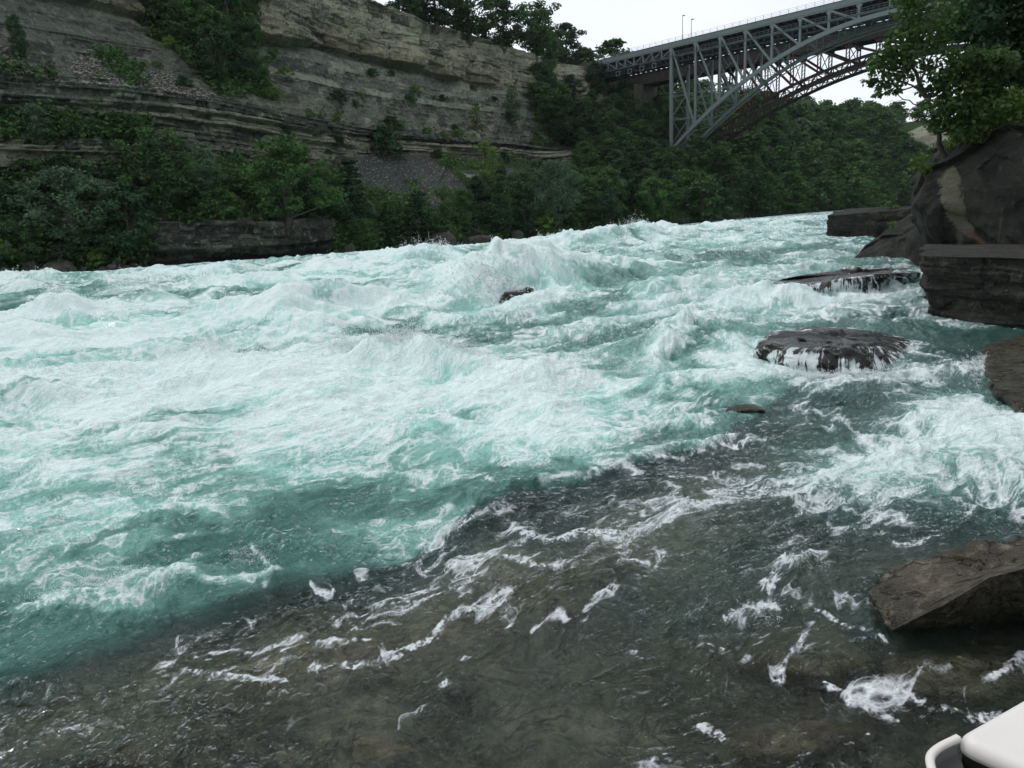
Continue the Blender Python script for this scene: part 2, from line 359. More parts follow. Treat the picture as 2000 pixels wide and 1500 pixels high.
def river(x, y):
    """surface height, foam, clearness, milkiness and flow coordinates at plan position"""
    L = level(x, y)
    px, py = proj(x, y, L)
    px = np.clip(px, -150, 2150); py = np.clip(py, 402, 1520)
    d = np.hypot(x, y)
    _, vb = flow(x, y)
    cx_ = x+.0009*y*y*.35; u = -(cx_*.81+y*.59); v = -cx_*.59+y*.81
    fo = pmap(FOAM, px, py)/9.0
    sw_, sn_ = strokes(px, py, x, y, d)
    fo = np.clip(fo*.88 + sw_*np.interp(py, [430, 600, 900, 1100], [.35, .38, .36, .40]) - sn_*.42*(1-.6*sw_), 0, 1)
    cl0 = pmap(CLEAR, px, py)/9.0
    eg = (py-edge_y(px)) + 9*n2(x*1.1, y*1.1, 71) + 5*n2(x*4, y*4, 72)
    lateral = sst(1650, 1350, px)
    cl = np.where(eg > 0, np.maximum(cl0, 0.72*lateral), cl0*(1-0.9*lateral)*np.clip(1+eg/200, 0, 1))
    wd = np.interp(px, [0, 650, 880], [38, 28, 10]); soft = sst(-wd, wd, eg)
    cl = cl*(1-lateral) + lateral*(cl0*0.35*(1-soft)*np.clip(1+eg/90, 0, 1) + soft*np.maximum(cl0, 0.86))
    A = np.interp(d, [3, 6, 9, 14, 22, 32, 50, 80, 120, 200, 300], [.04, .06, .10, .19, .34, .46, .56, .60, .55, .5, .4])
    shore = sst(2, 22, -vb)*.85+.15
    A = A*(1-0.60*np.clip(cl*1.2, 0, 1))*(0.45+0.75*fo)*shore
    wu = u+1.2*n2(u/6, v/6, 1)+.35*n2(u/1.7, v/1.7, 3); wv = v+1.2*n2(u/6, v/6, 2)+.35*n2(u/1.7, v/1.7, 4)
    def rid(lu, lv, s): return 1-2.2*np.abs(n2(wu/lu, wv/lv, s))
    z = A*(0.85*(rid(11, 8, 11))+0.42*rid(5, 3.4, 12))
    hf = np.interp(d, [3, 10, 20, 40, 120], [.35, .6, 1, 1, 1])
    z1 = 0.40*rid(3.0, 1.5, 13)*A + .20*rid(1.2, .9, 18)*A
    ca = 0.95-0.50*fo
    z2 = .060*rid(1.1, .7, 14)*hf*ca + .050*rid(.52, .36, 15)*hf*ca
    z3 = .030*rid(.25, .17, 16)*ca + .012*n2(wu/.12, wv/.085, 17)*(d < 45)+.005*n2(wu/.055, wv/.04, 19)*(d < 14)
    # fade out wavelengths the mesh cannot carry far away
    b = np.zeros_like(x); bcrest = np.zeros_like(x)
    for (bx, by, h, rx, ry, sl) in BUMPS:
        ex = (px-bx)/rx; ey = (py-by-sl*(px-bx))/ry
        ey = np.where(ey > 0, ey*1.45, ey*0.75)
        g = np.exp(-(ex*ex+ey*ey))
        b = b + h*g; bcrest = np.maximum(bcrest, np.abs(h)/np.maximum(0.25, abs(h))*np.exp(-(ex*ex*.8+((py-by-sl*(px-bx)-ry*.25)/ry)**2*.9)))
    b = b*np.where(px < 1150, .35+.65*shore, 1)
    calm = sst(-.35, .35, n2(wu/1.7, wv/1.1, 91)+.5*n2(wu/.6, wv/.4, 92)); vn_ = sst(16, 9, d)
    z3 = z3*(1-vn_*(.50-.80*calm)); z2 = z2*(1-vn_*(.2-.5*calm))
    Z = L + z + z1 + z2 + z3 + b*(1+0.25*n2(wu/1.6, wv/1.6, 33))
    Z = Z + sw_*np.interp(d, [4, 10, 20, 40, 80], [.015, .035, .13, .20, .24])*(.7+.5*n2(wu/.8, wv/.6, 35))
    # foam
    sc = np.interp(d, [4, 10, 30, 80], [.45, .7, 1.3, 2.6])
    # filaments stretched along the flow, doubly warped
    au = wu+0.7*sc*n2(wu/1.1/sc, wv/.8/sc, 40)+.22*sc*n2(wu/.4/sc, wv/.3/sc, 42); av = wv+0.55*sc*n2(wu/1.1/sc, wv/.8/sc, 41)+.2*sc*n2(wu/.4/sc, wv/.3/sc, 43)
    r_ = lambda lu, lv, s_: np.abs(n2(au/lu, av/lv, s_))
    q1, q2, q3, q4 = r_(2.9, 1.5, 21), r_(1.25, .72, 22), r_(.55, .34, 23), r_(.24, .16, 24)
    f5 = n2(au/.10, av/.07, 25)
    g1 = n2(au/5.5, av/2.6, 26); g2 = n2(au/2.1, av/1.0, 27); g3 = n2(au/14, av/6, 28); g4 = n2(au/.8, av/.45, 29); g5 = n2(au/.33, av/.22, 30)
    near = sst(34, 12, d)
    crest = np.clip((z+z1)/(A*1.2+.02), -1, 1.2)
    line = lambda q, w_: np.clip(1-q/w_, 0, 1)
    lines = np.maximum(np.maximum(line(q1, .085)*1.0, line(q2, .11)*.95), line(q3, .15)*.8*(.35+.65*near))
    lines = np.maximum(lines, line(q4, .2)*.55*near)
    vn = sst(17, 9, d)
    lnear = np.maximum(np.maximum(line(q2, .07)*.75, line(q3, .11)), np.maximum(line(q4, .15)*.85, line(r_(.12, .085, 31), .2)*.6))
    lines = lines*(1-vn)+lnear*vn
    patch = np.clip(.60*g1+.42*g2+.36*g3+.26*g4+.16*g5*(.3+.7*near)+.34*crest, -1.6, 1.6)
    patch = patch*(1-vn*.35)+vn*(.30*g4+.34*g5)
    # sparse: thin broken threads inside loose patches
    thr = np.interp(fo, [0, .1, .2, .3, .4, .5, .6], [.95, .36, .24, .12, .04, -.06, -.2])+.05*vn
    msk = sst(-.16, .26, patch-thr)
    sparse = np.clip(msk*(.25-.15*vn+.95*lines+.35*(f5+g5)*near), 0, 1)*msk
    # dense: boiling white with teal windows
    T = np.interp(fo, [.3, .5, .65, .8, 1.0], [.40, .24, .08, -.06, -.30])
    w = np.interp(d, [5, 20, 60], [.28, .38, .42])
    dense = sst(-w, w*1.5, patch+.42*lines-.10-T)
    dense = dense*(.62+.38*np.clip(.45+.9*lines+.4*g5*near+.35*g4, 0, 1))
    k = sst(.30, .62, fo)*(1-.45*sst(13, 8, d))
    foam = sparse*(1-k)+dense*k
    h3, h1, h2 = n2(x/.26, y/.26, 81), n2(x/.10, y/.10, 82), n2(x/.04, y/.04, 83)
    tex = .56+.45*lines+.70*h3+.75*h1+.85*h2
    foam = np.maximum(foam, sst(14, 10, d)*sst(.28, 1.0, sw_*tex)*.95)
    foam = np.clip(foam + .40*bcrest*sst(.35, .6, fo)*(.5+.5*lines), 0, 1)
    foam = foam*(1-.24*vn*np.clip(1-.8*h1, 0, 1.4))
    milky = np.clip(fo*1.35-.20 + .34*g1+.24*g2+.12*g4+.14*crest+.20*g3, 0, 1)
    milky = milky*(1-.75*cl)
    thick = np.clip(Z-bed_z(x, y), 0, 3)
    cl = np.clip(cl*np.exp(-.18*np.clip(thick-.25, 0, 3)), 0, 1)
    return Z, foam, cl, milky, u, v

def bed_z(x, y, Z=None):
    """river floor"""
    L = level(x, y); px, py = proj(x, y, L)
    px = np.clip(px, -150, 2150); py = np.clip(py, 402, 1520)
    cl0 = pmap(CLEAR, px, py)/9.0
    eb = py-edge_y(px)+np.interp(py, [700, 950, 1100, 1300], [10, 22, 42, 60]); soft = sst(-16, 10, eb+8*n2(x*2, y*2, 75)); lateral = sst(1650, 1350, px)
    sh = cl0*(1-lateral)+lateral*(soft*np.maximum(cl0, .75))
    P = np.stack([x, y, np.zeros_like(x)], -1)
    dep = 2.2*(1-sh)**1.3+.24-.12*lateral*sst(-5, 10, eb)*sst(170, 70, eb)
    q = fbm3(P, 2.6, 4, 91)
    return L-dep+.20*q+.07*np.tanh(5*(q-.1))+.06*(1-2*np.abs(n3(P, .55, 95)))+.02*fbm3(P, .2, 3, 97)

# fan-shaped sheet, finest where one stands
az = np.concatenate([np.linspace(-66, -37.5, 60)[:-1], np.linspace(-37.5, 37.5, NAZ), np.linspace(37.5, 66, 60)[1:]])
rs = [3.2]
while rs[-1] < 430:
    r = rs[-1]; rs.append(r+RQ*min(r*r*.00030+.002, .075+.0032*r))
rs = np.array(rs)
AZ, RR = np.meshgrid(np.radians(az), rs)
wx = (RR*np.sin(AZ)).ravel(); wy = (RR*np.cos(AZ)).ravel()
WZ, w_foam, w_clear, w_milk, w_u, w_v = river(wx, wy)

def mat_water():
    m = MT('river_water')
    foam = m.attr('foam'); clear = m.attr('clear'); milk = m.attr('milky')
    uv = m.n('ShaderNodeUVMap', uv_map='flow').outputs[0]
    st = m.mapping(uv, (1.0, 1.45, 1))
    n1 = m.noise(st, 30.0, 5, .65, 1.2); n2_ = m.noise(st, 10.0, 4, .6, 1.0); nf = m.noise(uv, 130.0, 3, .65, .6)
    vo = m.n('ShaderNodeTexVoronoi', {'Vector': uv, 'Scale': 170.0, 'Randomness': 1.0}, feature='DISTANCE_TO_EDGE').outputs[0]
    lace = m.ramp(vo, [(.0, 1.0), (.22, 0.0)])
    f = m.math('ADD', foam, m.math('MULTIPLY', m.math('SUBTRACT', n1, .5), .50))
    f = m.math('ADD', f, m.math('MULTIPLY', m.math('SUBTRACT', nf, .5), .26))
    f = m.math('ADD', f, m.math('MULTIPLY', m.math('SUBTRACT', lace, .3), .16))
    f = m.ramp(f, [(.14, 0.0), (.38, .26), (.66, .66), (.98, 1.0)])
    f = m.math('MULTIPLY', f, m.ramp(foam, [(0.0, 0.0), (.10, 1.0)]))
    deep = m.mix(n2_, (.040, .135, .110), (.105, .265, .215))
    col = m.mix(milk, deep, (.40, .80, .70))
    h = m.math('ADD', m.math('MULTIPLY', n1, .8), m.math('ADD', m.math('MULTIPLY', n2_, 1.3), m.math('MULTIPLY', nf, .28)))
    calm = m.ramp(m.noise(uv, 3.2, 3, .55, .8), [(.36, .45), (.60, 1.0)])
    nb = m.bump(h, calm, .20)
    body = m.n('ShaderNodeBsdfDiffuse', {'Color': col, 'Normal': nb})
    refr = m.n('ShaderNodeBsdfRefraction', {'Color': (.90, .96, .93, 1), 'Roughness': .0, 'IOR': 1.33, 'Normal': nb})
    tr = m.n('ShaderNodeBsdfTransparent', {'Color': (.90, .96, .93, 1)})
    rt = m.n('ShaderNodeMixShader', {0: .6, 1: refr, 2: tr})
    lower = m.n('ShaderNodeMixShader', {0: m.math('POWER', clear, .8), 1: body, 2: rt})
    gl = m.n('ShaderNodeBsdfGlossy', {'Color': (.85, .88, .88, 1), 'Roughness': .05, 'Normal': nb})
    fr = m.n('ShaderNodeFresnel', {'IOR': 1.33, 'Normal': nb})
    surf = m.n('ShaderNodeMixShader', {0: fr.outputs[0], 1: lower, 2: gl})
    fcol = m.mix(milk, (.84, .89, .90), (.82, .95, .92))
    fb = m.bump(m.math('ADD', n1, m.math('ADD', m.math('MULTIPLY', n2_, .8), m.math('MULTIPLY', nf, .3))), 1.0, .10)
    fd = m.n('ShaderNodeBsdfDiffuse', {'Color': fcol, 'Normal': fb})
    fin = m.n('ShaderNodeMixShader', {0: f, 1: surf, 2: fd})
    m.t.links.new(fin.outputs[0], m.out.inputs[0]); return m.m
MW = mat_water()
me = np_mesh('river', np.stack([wx, wy, WZ], 1), grid_faces(len(rs), len(az)), MW, True,
             {'foam': w_foam, 'clear': w_clear, 'milky': w_milk}, uv=np.stack([w_u, w_v], 1)*.1)
tag(mobj('river', me), kind='structure')

def mat_bed():
    m = MT('wet_rock_bed'); p = m.wpos()
    a = m.noise(p, .5, 6, .6, .8); b = m.noise(p, 2.2, 6, .65, .5); c = m.noise(p, 14, 5, .7)
    col = m.mix(m.ramp(a, [(.35, 0), (.65, 1)]), (.060, .078, .054), (.27, .245, .165))
    col = m.mix(m.ramp(b, [(.4, 0), (.7, .75)]), col, (.022, .026, .022))
    col = m.mix(m.ramp(c, [(.45, 0), (.8, .6)]), col, (.25, .22, .165))
    ck = m.noise(p, 1.5, 5, .6, .7); col = m.mix(m.ramp(ck, [(.47, 0), (.495, .85), (.52, 0)]), col, (.012, .014, .012)); bl = m.ramp(m.noise(p, 5.5, 4, .6), [(.40, .75), (.52, 0)])
    sh = m.attr('shelf'); col = m.mix(m.math('MULTIPLY', sh, .75), col, m.mix(m.ramp(b, [(.35, 0), (.65, 1)]), (.12, .104, .062), (.66, .56, .36)))
    col = m.mix(m.ramp(ck, [(.475, 0), (.497, .9), (.52, 0)]), col, (.02, .021, .016)); col = m.mix(bl, col, (.045, .05, .035))
    return m.pbr(col, .7, m.bump(m.math('ADD', b, m.math('MULTIPLY', c, .3)), 1, .15))
MBED = mat_bed()
def shelf_mask(x, y):
    px, py = proj(x, y, level(x, y)); e = py-edge_y(px)+55+20*n2(x*1.3, y*1.3, 81)+10*n2(x*4, y*4, 82)
    return sst(-30, 5, e)*sst(300, 120, e)*sst(1700, 1300, px)
s = 2
AZb, RRb = np.meshgrid(np.radians(az[::s]), np.concatenate([[.5, 1.5, 2.4], rs[rs < 60][::s], rs[rs >= 60][::12], [520]]))
bx = (RRb*np.sin(AZb)).ravel(); by = (RRb*np.cos(AZb)).ravel()
me = np_mesh('riverbed', np.stack([bx, by, bed_z(bx, by)], 1), grid_faces(*AZb.shape), MBED, attrs={'shelf': shelf_mask(bx, by)})
tag(mobj('riverbed', me), kind='structure')

# ------------------------------------------------------------------ far gorge wall: columns of (photo y, distance) from the waterline up to the rim
# px: waterline, bench, foot of layered band, top of layered band, limestone foot, rim
COLS = {
 -900: [(600, 46), (470, 52), (330, 56), (110, 62), (-300, 76), (-620, 80)],
 -500: [(590, 56), (455, 61), (326, 66), (125, 71), (-190, 86), (-420, 90)],
 0: [(545, 72), (430, 76), (322, 79), (148, 83), (-25, 94), (-240, 98)],
 300: [(525, 80), (432, 83), (312, 90), (172, 93), (45, 112), (-150, 116)],
 450: [(516, 85), (432, 87), (312, 97), (196, 100), (78, 118), (-110, 122)],
 600: [(505, 92), (425, 95), (320, 106), (230, 110), (90, 131), (-60, 136)],
 700: [(497, 97), (402, 104), (302, 121), (250, 125), (112, 145), (-12, 149)],
 850: [(482, 105), (387, 117), (302, 143), (266, 147), (152, 166), (48, 170)],
 1000: [(470, 115), (392, 130), (306, 168), (278, 172), (176, 185), (88, 189)],
 1040: [(466, 118), (391, 135), (308, 176), (284, 180), (190, 190), (108, 194)],
 1080: [(462, 121), (390, 138), (312, 184), (288, 190), (196, 206), (118, 211)],
 1160: [(452, 130), (385, 148), (322, 180), (275, 198), (196, 217), (134, 224)],
 1220: [(448, 138), (388, 155), (335, 180), (290, 200), (225, 225), (170, 232)],
 1310: [(438, 152), (392, 170), (335, 193), (292, 207), (245, 240), (222, 262)],
 1400: [(432, 175), (392, 195), (342, 220), (295, 245), (242, 278), (214, 300)],
 1500: [(424, 210), (388, 230), (342, 255), (294, 280), (248, 307), (226, 330)],
 1600: [(414, 260), (384, 280), (342, 300), (304, 320), (270, 340), (248, 360)],
 1750: [(405, 300), (378, 315), (342, 330), (304, 345), (272, 360), (240, 375)],
 2000: [(392, 310), (372, 322), (337, 335), (294, 345), (270, 355), (220, 375)],
 2400: [(377, 300), (352, 312), (317, 325), (282, 340), (247, 350), (190, 370)],
 3000: [(352, 270), (330, 282), (297, 295), (262, 310), (220, 320), (150, 340)],
}
cpx = np.array(sorted(COLS), float)
KP = np.array([[PP(p, y, D) for (y, D) in COLS[int(p)]] for p in cpx])          # (cols, 6, 3)
KP[:, 0, 2] = level(KP[:, 0, 0], KP[:, 0, 1])+.1
low = KP[:, :1].copy(); low[:, 0, 2] -= 3.5
back = KP[:, -1:].copy(); back[:, 0, 1] += 45; back[:, 0, 0] -= 25; back[:, 0, 2] += 1.5
back2 = back.copy(); back2[:, 0, 1] += 160; back2[:, 0, 0] -= 60; back2[:, 0, 2] += 1
KP = np.concatenate([low, KP, back, back2], 1)                                    # keys 0..8
spx = np.concatenate([np.linspace(-900, -120, 120)[:-1], np.linspace(-120, 1250, 820)[:-1], np.linspace(1250, 2100, 260)[:-1], np.linspace(2100, 3000, 50)])
KS = np.stack([[np.interp(spx, cpx, KP[:, k, c]) for c in range(3)] for k in range(KP.shape[1])], 0)   # (K,3,S)
def smooth_s(a, w):
    fine = np.arange(-900, 3001, 5.0); f = np.interp(fine, spx, a); k = np.hanning(w); k /= k.sum()
    f = np.convolve(np.pad(f, w//2, 'reflect', reflect_type='odd'), k, 'valid'); return np.interp(spx, fine, f)
for k in range(KS.shape[0]):
    for c in range(3): KS[k, c] = smooth_s(KS[k, c], 21)
NK = [4, 46, 70, 120, 110, 120, 10, 6]
rows = []; sts = []
for k, nrow in enumerate(NK):
    for j in range(nrow):
        t = j/nrow
        te = t
        if k == 5: te = t**1.0
        rows.append(KS[k]*(1-te)+KS[k+1]*te); sts.append(k+t)
rows.append(KS[-1]); sts.append(8.0)
TB = np.stack(rows, 0).transpose(0, 2, 1)                                         # (rows, S, 3)
st = np.array(sts)[:, None]*np.ones((1, len(spx)))
PX = np.ones((len(sts), 1))*spx[None, :]
tx = np.gradient(KS[3, 0]); ty = np.gradient(KS[3, 1]); tl = np.hypot(tx, ty); nx = smooth_s(ty/tl, 61); ny = smooth_s(-tx/tl, 61)
nl = np.hypot(nx, ny); nx /= nl; ny /= nl
zz = TB[..., 2]-KS[4, 2][None, :]+21.0                                            # height measured from the layered band
sarc = np.concatenate([[0], np.cumsum(np.hypot(np.diff(KS[3, 0]), np.diff(KS[3, 1])))])[None, :]*np.ones_like(st)
PXn = PX+22*n2(zz/5, sarc/30, 301)+9*n2(zz/1.3, sarc/9, 302)
cl_hi = sst(1060, 1034, PXn)                                                       # where bare rock shows: limestone and shale
cl_hi2 = sst(1185, 1170, PX)*sst(1075, 1095, PX)                                  # small rock face left of the bridge
cl_lo = sst(1130, 1110, PX)
led = sst(270, 300, PX)*sst(655, 620, PX)                                         # ledge at the water
zone = lambda a, b, w=.06: sst(a-w, a+w, st)*sst(b+w, b-w, st)
lime = zone(5, 6.05, .02)*np.maximum(cl_hi, cl_hi2)
shale = zone(4, 5, .03)*cl_hi
band = zone(2.93, 4, .04)*cl_lo
ledge = zone(0.5, 2.0, .05)*led
rock = np.clip(lime+shale+band+ledge, 0, 1)
Pn = np.stack([sarc, zz*1.0, np.zeros_like(zz)], -1)
def lay(f, seed, sx=90): return n2(zz*f + .10*n2(sarc/25, zz/9, seed+5), sarc/sx, seed)
def hsh(a, b, seed): return (_h((a.astype(np.int64)*374761393+b.astype(np.int64)*668265263+seed*1013904223) & 0xffffffff) & np.uint32(1023)).astype(np.float32)/511.5-1
def block(tz, ts, seed):
    """beds of uneven thickness cut by upright joints: one random step per block"""
    q = zz/tz+.5*n2(zz/tz/3, zz*0+.5, seed+2)+.12*n2(sarc/22, zz/7, seed+3)
    li = np.floor(q); r = hsh(li, li*0, seed)
    si = np.floor(sarc/(ts*(1.1+.6*r))+7.3*r+.25*n2(sarc/ts/2, zz/tz, seed+4))
    return hsh(li, si, seed+1), r
sq = lambda a, k=6: np.tanh(a*k)
b1, c1 = block(1.5, 5.0, 401); b2, c2 = block(.7, 2.2, 402); b3, c3 = block(.36, 1.1, 403); b4, c4 = block(3.2, 4.5, 404)
disp = band*(.55*sq(lay(.30, 101))+.30*c1+.28*b1+.25*c2+.22*b2+.14*b3+.14*c3+.6*fbm2(sarc/9, zz/6, 3, 104))
disp += band*.14*n2(sarc/.6, zz/.5, 106)
disp += zone(3.72, 4.0, .03)*cl_lo*.9
disp += shale*(.16*c1+.10*b2+.12*c2+.06*b3+.9*fbm2(sarc/13, zz/10, 4, 113)+.16*n2(sarc/.9, zz/.6, 114)+.25*n2(sarc/1.6, zz/5, 115))
oh = np.exp(-((st-5.10)/.11)**2)
disp += lime*(1.3*fbm2(sarc/14, zz/9, 3, 121)+.34*b4+.25*b1+.20*c1+.16*b2+.10*b3+.30*fbm2(sarc/1.6, zz/2.4, 4, 123)+.12*n2(sarc/.5, zz/.7, 125))
ohs = .5+.9*n2(sarc/30, zz*0, 126)+.8*sst(1100, 700, PX)
disp += (zone(5.0, 5.55, .03)*2.5*np.clip(ohs, .3, 1.6) + zone(5.0, 5.15, .02)*(-.9)*(n2(sarc/16, zz*0, 127) > 0))*np.maximum(cl_hi, .5*cl_hi2)
disp += ledge*(.35*c2+.25*b2+.2*b3+.2*b1+.7*fbm2(sarc/6, zz/4, 4, 133)) + zone(1.35, 2.0, .03)*led*1.6
soft = np.clip(1-rock, 0, 1)*zone(.8, 6.6, .3)
disp += soft*(1.6*fbm2(sarc/16, zz/8, 4, 141))
T3 = TB.copy(); T3[..., 0] += nx*disp; T3[..., 1] += ny*disp
T3[..., 2] += soft*1.2*fbm2(sarc/14+9, zz/9, 3, 142)*zone(1.2, 8, .2)
tpx, tpy = proj(T3[..., 0], T3[..., 1], T3[..., 2])
def poly_in(px, py, poly):
    ins = np.zeros(np.shape(px), bool); n = len(poly)
    for i in range(n):
        x1, y1 = poly[i]; x2, y2 = poly[(i+1) % n]
        if y1 == y2: continue
        ins ^= ((y1 > py) != (y2 > py)) & (px < (x2-x1)*(py-y1)/(y2-y1)+x1)
    return ins
wob = 9*n2(sarc/6, zz/3, 151)+5*n2(sarc/2, zz/1.2, 152)
SCREE1 = [(690, 300), (735, 286), (790, 300), (880, 330), (905, 372), (850, 372), (790, 350), (800, 400), (740, 370), (660, 335)]
SCREE2 = [(140, 130), (170, 95), (250, 120), (330, 145), (430, 190), (380, 192), (300, 175), (160, 165)]
SCREE3 = [(0, 85), (60, 130), (125, 160), (60, 150), (0, 135)]
SCREE4 = [(840, 375), (900, 425), (860, 420), (830, 392)]
SCREE5 = [(980, 325), (1020, 335), (1010, 395), (985, 380)]
scree = np.zeros_like(st)
for pl in (SCREE1, SCREE2, SCREE3, SCREE4, SCREE5): scree = np.maximum(scree, poly_in(tpx+wob*2, tpy+wob, pl)*1.0)
GREENS = [[(280, -60), (500, -60), (500, 60), (470, 90), (520, 150), (540, 195), (430, 190), (370, 130), (330, 90), (280, 70)],
          [(190, 95), (250, 110), (300, 165), (270, 175), (200, 130)], [(0, 215), (170, 220), (300, 235), (270, 270), (0, 275)],
          [(20, 120), (90, 140), (110, 158), (30, 150)], [(0, 95), (20, 125), (0, 140)]]
green = np.zeros_like(st)
for pl in GREENS: green = np.maximum(green, poly_in(tpx+wob*1.3, tpy+wob, pl)*1.0)
green = np.maximum(green, (1-rock)*zone(.98, 9, .02)*(1-scree))
green = np.maximum(green, ((st > 4.0) & (st < 4.12) & (n2(sarc/5, zz*0, 161) > .15))*.6)
vegbare = (n2(sarc/5, zz/2.5, 171) > .38)*sst(1300, 1150, PX)
green = np.clip(green-.8*vegbare, 0, 1)
FARCLIFF = [(1765, 262), (1800, 246), (1870, 240), (1880, 290), (1820, 302), (1785, 290)]
green = np.where(poly_in(tpx, tpy, FARCLIFF), 0, green)
wetband = zone(.9, 1.16, .05)

def mat_cliff():
    m = MT('gorge_rock'); p = m.wpos()
    st_ = m.attr('strat'); zl = m.attr('layer'); gr = m.attr('green'); sc = m.attr('scree'); wt = m.attr('wet')
    big = m.noise(p, .10, 5, .6); vf = m.noise(p, 7.0, 4, .7); pit = m.noise(m.mapping(p, (1, 1, .45)), 1.5, 7, .72, .8); mid = m.noise(p, .5, 6, .62, .4); fin = m.noise(p, 2.6, 6, .7)
    streak = m.noise(m.mapping(p, (1.0, 1.0, .12)), .9, 5, .6)
    lv = m.n('ShaderNodeCombineXYZ', {0: m.math('MULTIPLY', m.n('ShaderNodeSeparateXYZ', {0: p}).outputs[0], .035), 1: m.math('MULTIPLY', m.n('ShaderNodeSeparateXYZ', {0: p}).outputs[1], .035), 2: m.math('MULTIPLY', zl, 1.3)}).outputs[0]
    la = m.noise(lv, 1.0, 6, .72, .25); lb = m.noise(lv, 3.2, 4, .7, .2)
    sw = m.math('ADD', st_, m.math('MULTIPLY', m.math('SUBTRACT', mid, .5), .10))
    fac = m.math('DIVIDE', sw, 8.0)
    base = m.ramp(fac, [(0.0, (.035, .036, .034)), (.19, (.085, .085, .075)), (.25, (.14, .135, .115)), (.345, (.085, .050, .040)), (.37, (.10, .068, .055)), (.382, (.31, .305, .225)),
                        (.455, (.33, .32, .25)), (.468, (.12, .13, .112)), (.50, (.13, .14, .12)), (.515, (.185, .19, .15)), (.58, (.19, .208, .18)), (.622, (.26, .29, .26)),
                        (.628, (.36, .30, .20)), (.645, (.46, .43, .31)), (.75, (.52, .50, .38)), (.80, (.42, .41, .32))])
    base = m.mix(m.ramp(big, [(.35, 0), (.65, .5)]), base, (.13, .14, .125))
    bd = m.attr('bed')
    c = m.mix(m.ramp(m.math('MULTIPLY', m.math('ADD', bd, 1.0), .5), [(.12, .85), (.42, 0)]), base, (.05, .052, .05))
    c = m.mix(m.ramp(m.math('MULTIPLY', m.math('ADD', bd, 1.0), .5), [(.55, 0), (.90, .55)]), c, (.52, .50, .39))
    c = m.mix(m.ramp(la, [(.33, .8), (.47, 0.0)]), c, m.mix(.5, base, (.035, .036, .036)))
    c = m.mix(m.ramp(lb, [(.55, 0.0), (.72, .35)]), c, (.32, .30, .25))
    c = m.mix(m.ramp(streak, [(.54, 0), (.72, .5)]), c, (.060, .062, .060))
    c = m.mix(m.ramp(fin, [(.58, 0), (.78, .5)]), c, (.032, .033, .032))
    c = m.mix(m.ramp(fin, [(.25, .45), (.42, 0)]), c, (.40, .385, .32))
    c = m.mix(m.ramp(pit, [(.36, .75), (.46, 0)]), c, (.028, .030, .026))
    c = m.mix(m.ramp(pit, [(.54, 0), (.70, .65)]), c, (.56, .545, .44))
    c = m.mix(m.ramp(vf, [(.34, .55), (.46, 0)]), c, (.03, .032, .028))
    # rust stains just above the limestone foot
    stain = m.math('MULTIPLY', m.ramp(m.math('DIVIDE', st_, 8.0), [(.622, 0), (.63, 1), (.66, .5), (.70, 0)]), m.ramp(mid, [(.54, 0), (.64, .7)]))
    c = m.mix(stain, c, (.33, .20, .10))
    scol = m.mix(m.ramp(m.noise(p, 3.2, 3, .6), [(.52, 0), (.64, 1)]), (.060, .068, .066), (.20, .21, .185))
    c = m.mix(sc, c, scol)
    c = m.mix(1.0, c, (.94, 1.0, .93), 'MULTIPLY')
    g1 = m.noise(p, 1.1, 5, .7); g = m.mix(g1, (.020, .042, .014), (.075, .125, .036))
    edge = m.ramp(m.math('ADD', gr, m.math('MULTIPLY', m.math('SUBTRACT', fin, .5), 1.0)), [(.38, 0), (.52, 1)])
    c = m.mix(edge, c, g)
    c = m.mix(wt, c, (.025, .026, .026))
    h = m.math('ADD', m.math('ADD', m.math('MULTIPLY', fin, .5), m.math('MULTIPLY', pit, 1.2)), m.math('ADD', m.math('MULTIPLY', la, .8), m.math('MULTIPLY', lb, .5)))
    return m.pbr(c, .9, m.bump(h, 1.0, .6), spec=.2)
MCLIFF = mat_cliff()
nr_, nc_ = st.shape
me = np_mesh('gorge_wall', T3.reshape(-1, 3), grid_faces(nr_, nc_), MCLIFF, True,
             {'strat': st.ravel(), 'layer': zz.ravel(), 'green': green.ravel(), 'scree': scree.ravel(), 'wet': wetband.ravel(), 'bed': (.5*b1+.3*b2+.2*b3+.5*c1).ravel()})
tag(mobj('gorge_wall', me), kind='structure')

